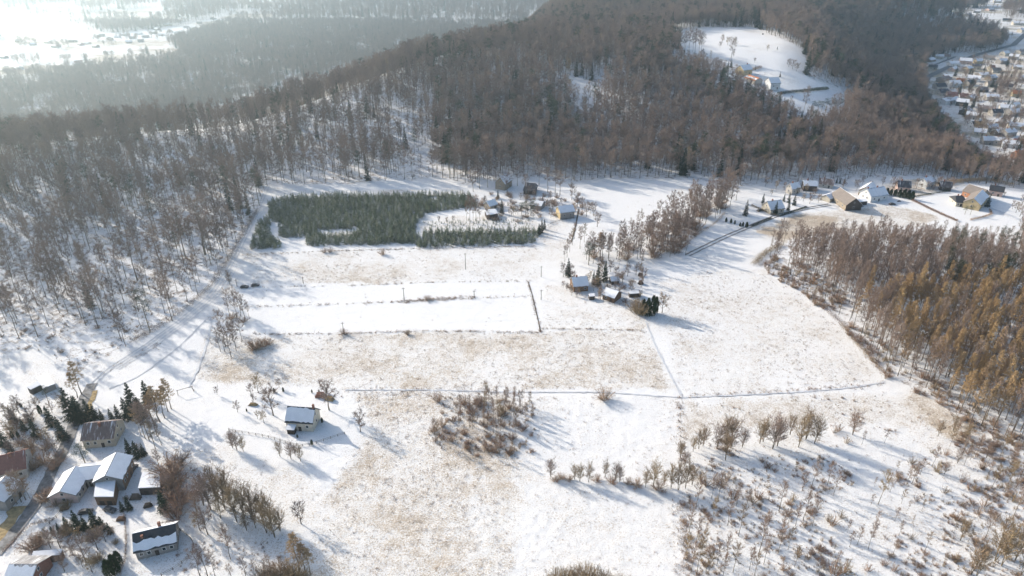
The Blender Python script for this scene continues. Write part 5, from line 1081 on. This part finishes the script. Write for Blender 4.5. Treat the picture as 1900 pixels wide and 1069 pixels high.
heap(470, 752, 4.0, 1.0, 'verge', 'pale timber pile left of the lone cottage')
heap(1188, 512, 3, 1.6, 'dark', 'upper dark stack in the snowy yard of the middle farm')
heap(1189, 527, 3, 1.8, 'dark', 'lower dark stack in the snowy yard of the middle farm')
heap(1578+20, 384, 4, .8, 'greyw', 'low grey stack in the snow below the flat annex')
heap(1668, 374, 3, .7, 'dark', 'low dark stack in the snow below the thuja row')
def frame_gate(px, py):
    root = thing('field_gate', 'bare wooden frame standing at the path above the birches', 'gate', tuple(P(px, py)), .5)
    for x in (-3, 3): obj('post', MB().tube([(x, 0, -.2), (x*.95, 0, 2.6)], [.12, .1], 6).mesh('post', M['pole']), root)
    obj('rail', MB().tube([(-3.2, -.2, 2.55), (3.2, -.2, 2.7)], [.1, .1], 6).mesh('rail', M['pole']), root)
    obj('brace', MB().tube([(2.2, .12, 2.6), (3.4, .3, .0)], [.08, .08], 6).mesh('brace', M['pole']), root)
frame_gate(345, 730)
def fence(pxs, label, h=1.2):
    c = resample([P(a, b) for a, b in pxs], 2.5); o0 = c[0]; z0 = float(height(*o0)); root = thing('fence', label, 'fence', (o0[0], o0[1], z0))
    zz = height(c[:, 0], c[:, 1])-z0; pm = MB().box((0, 0, h/2-.1), (.14, .14, h+.2)).mesh('fence_post', M['pole'])
    for (x, y), z in zip(c-o0, zz): obj('post', pm, root, (x, y, z))
    for k in (.45, .9): obj('rail', MB().tube(np.c_[c-o0, zz+h*k], [.06]*len(c), 4).mesh('rail', M['pole']), root)
for a in (([(150, 905), (118, 950), (80, 985)], 'wooden fence along the lane below the long byre'), ([(20, 760), (70, 742), (120, 728)], 'wooden fence above the snowy garden left of the lane'), ([(335, 985), (370, 1010), (330, 1060), (300, 1069)], 'wooden fence right of the bungalow garden'),
          ([(425, 800), (500, 812), (560, 832), (640, 806)], 'wooden fence below the lone cottage'), ([(995, 432), (1030, 412), (1072, 405)], 'wooden fence below the yellow barn'), ([(1120, 560), (1160, 568), (1180, 575)], 'wooden fence below the middle farm'), ([(1448, 372), (1480, 368), (1530, 372)], 'wooden fence between the villa and the small garage')): fence(*a)
car(205, 948, -.3, 'car_grey', 'grey car parked under the square lean-to')
car(1655, 380, .1, 'car_grey', 'dark car on the snow below the white house')
heap(252, 925, 4, 1.6, 'pole', 'long log pile beside the square garage'); heap(225, 965, 3, 1.2, 'brown', 'brown log pile above the bungalow'); heap(275, 940, 3, 1.3, 'dark', 'dark log pile between garage and bungalow'); heap(120, 945, 3, 1.2, 'brown', 'brown log pile below the long byre')

# ------------------------------------------------------------------ haze
def haze():
    m = bpy.data.materials.new('haze_air'); m.use_nodes = True; nt = m.node_tree
    nt.nodes.remove(nt.nodes['Principled BSDF'])
    v = nt.nodes.new('ShaderNodeVolumePrincipled'); v.inputs['Color'].default_value = (.68, .87, 1.0, 1); v.inputs['Density'].default_value = HAZE_DENSITY; v.inputs['Anisotropy'].default_value = HAZE_G
    nt.links.new(v.outputs[0], nt.nodes['Material Output'].inputs['Volume'])
    zt = CAMZ+4; zb = VALLEY_Z-60
    o = obj('haze', MB().box((0, 0, (zt+zb)/2), (44000, 44000, zt-zb)).mesh('haze', m)); tag(o, 'thin winter haze lying over the valleys and woods', None, None, 'stuff')
haze()
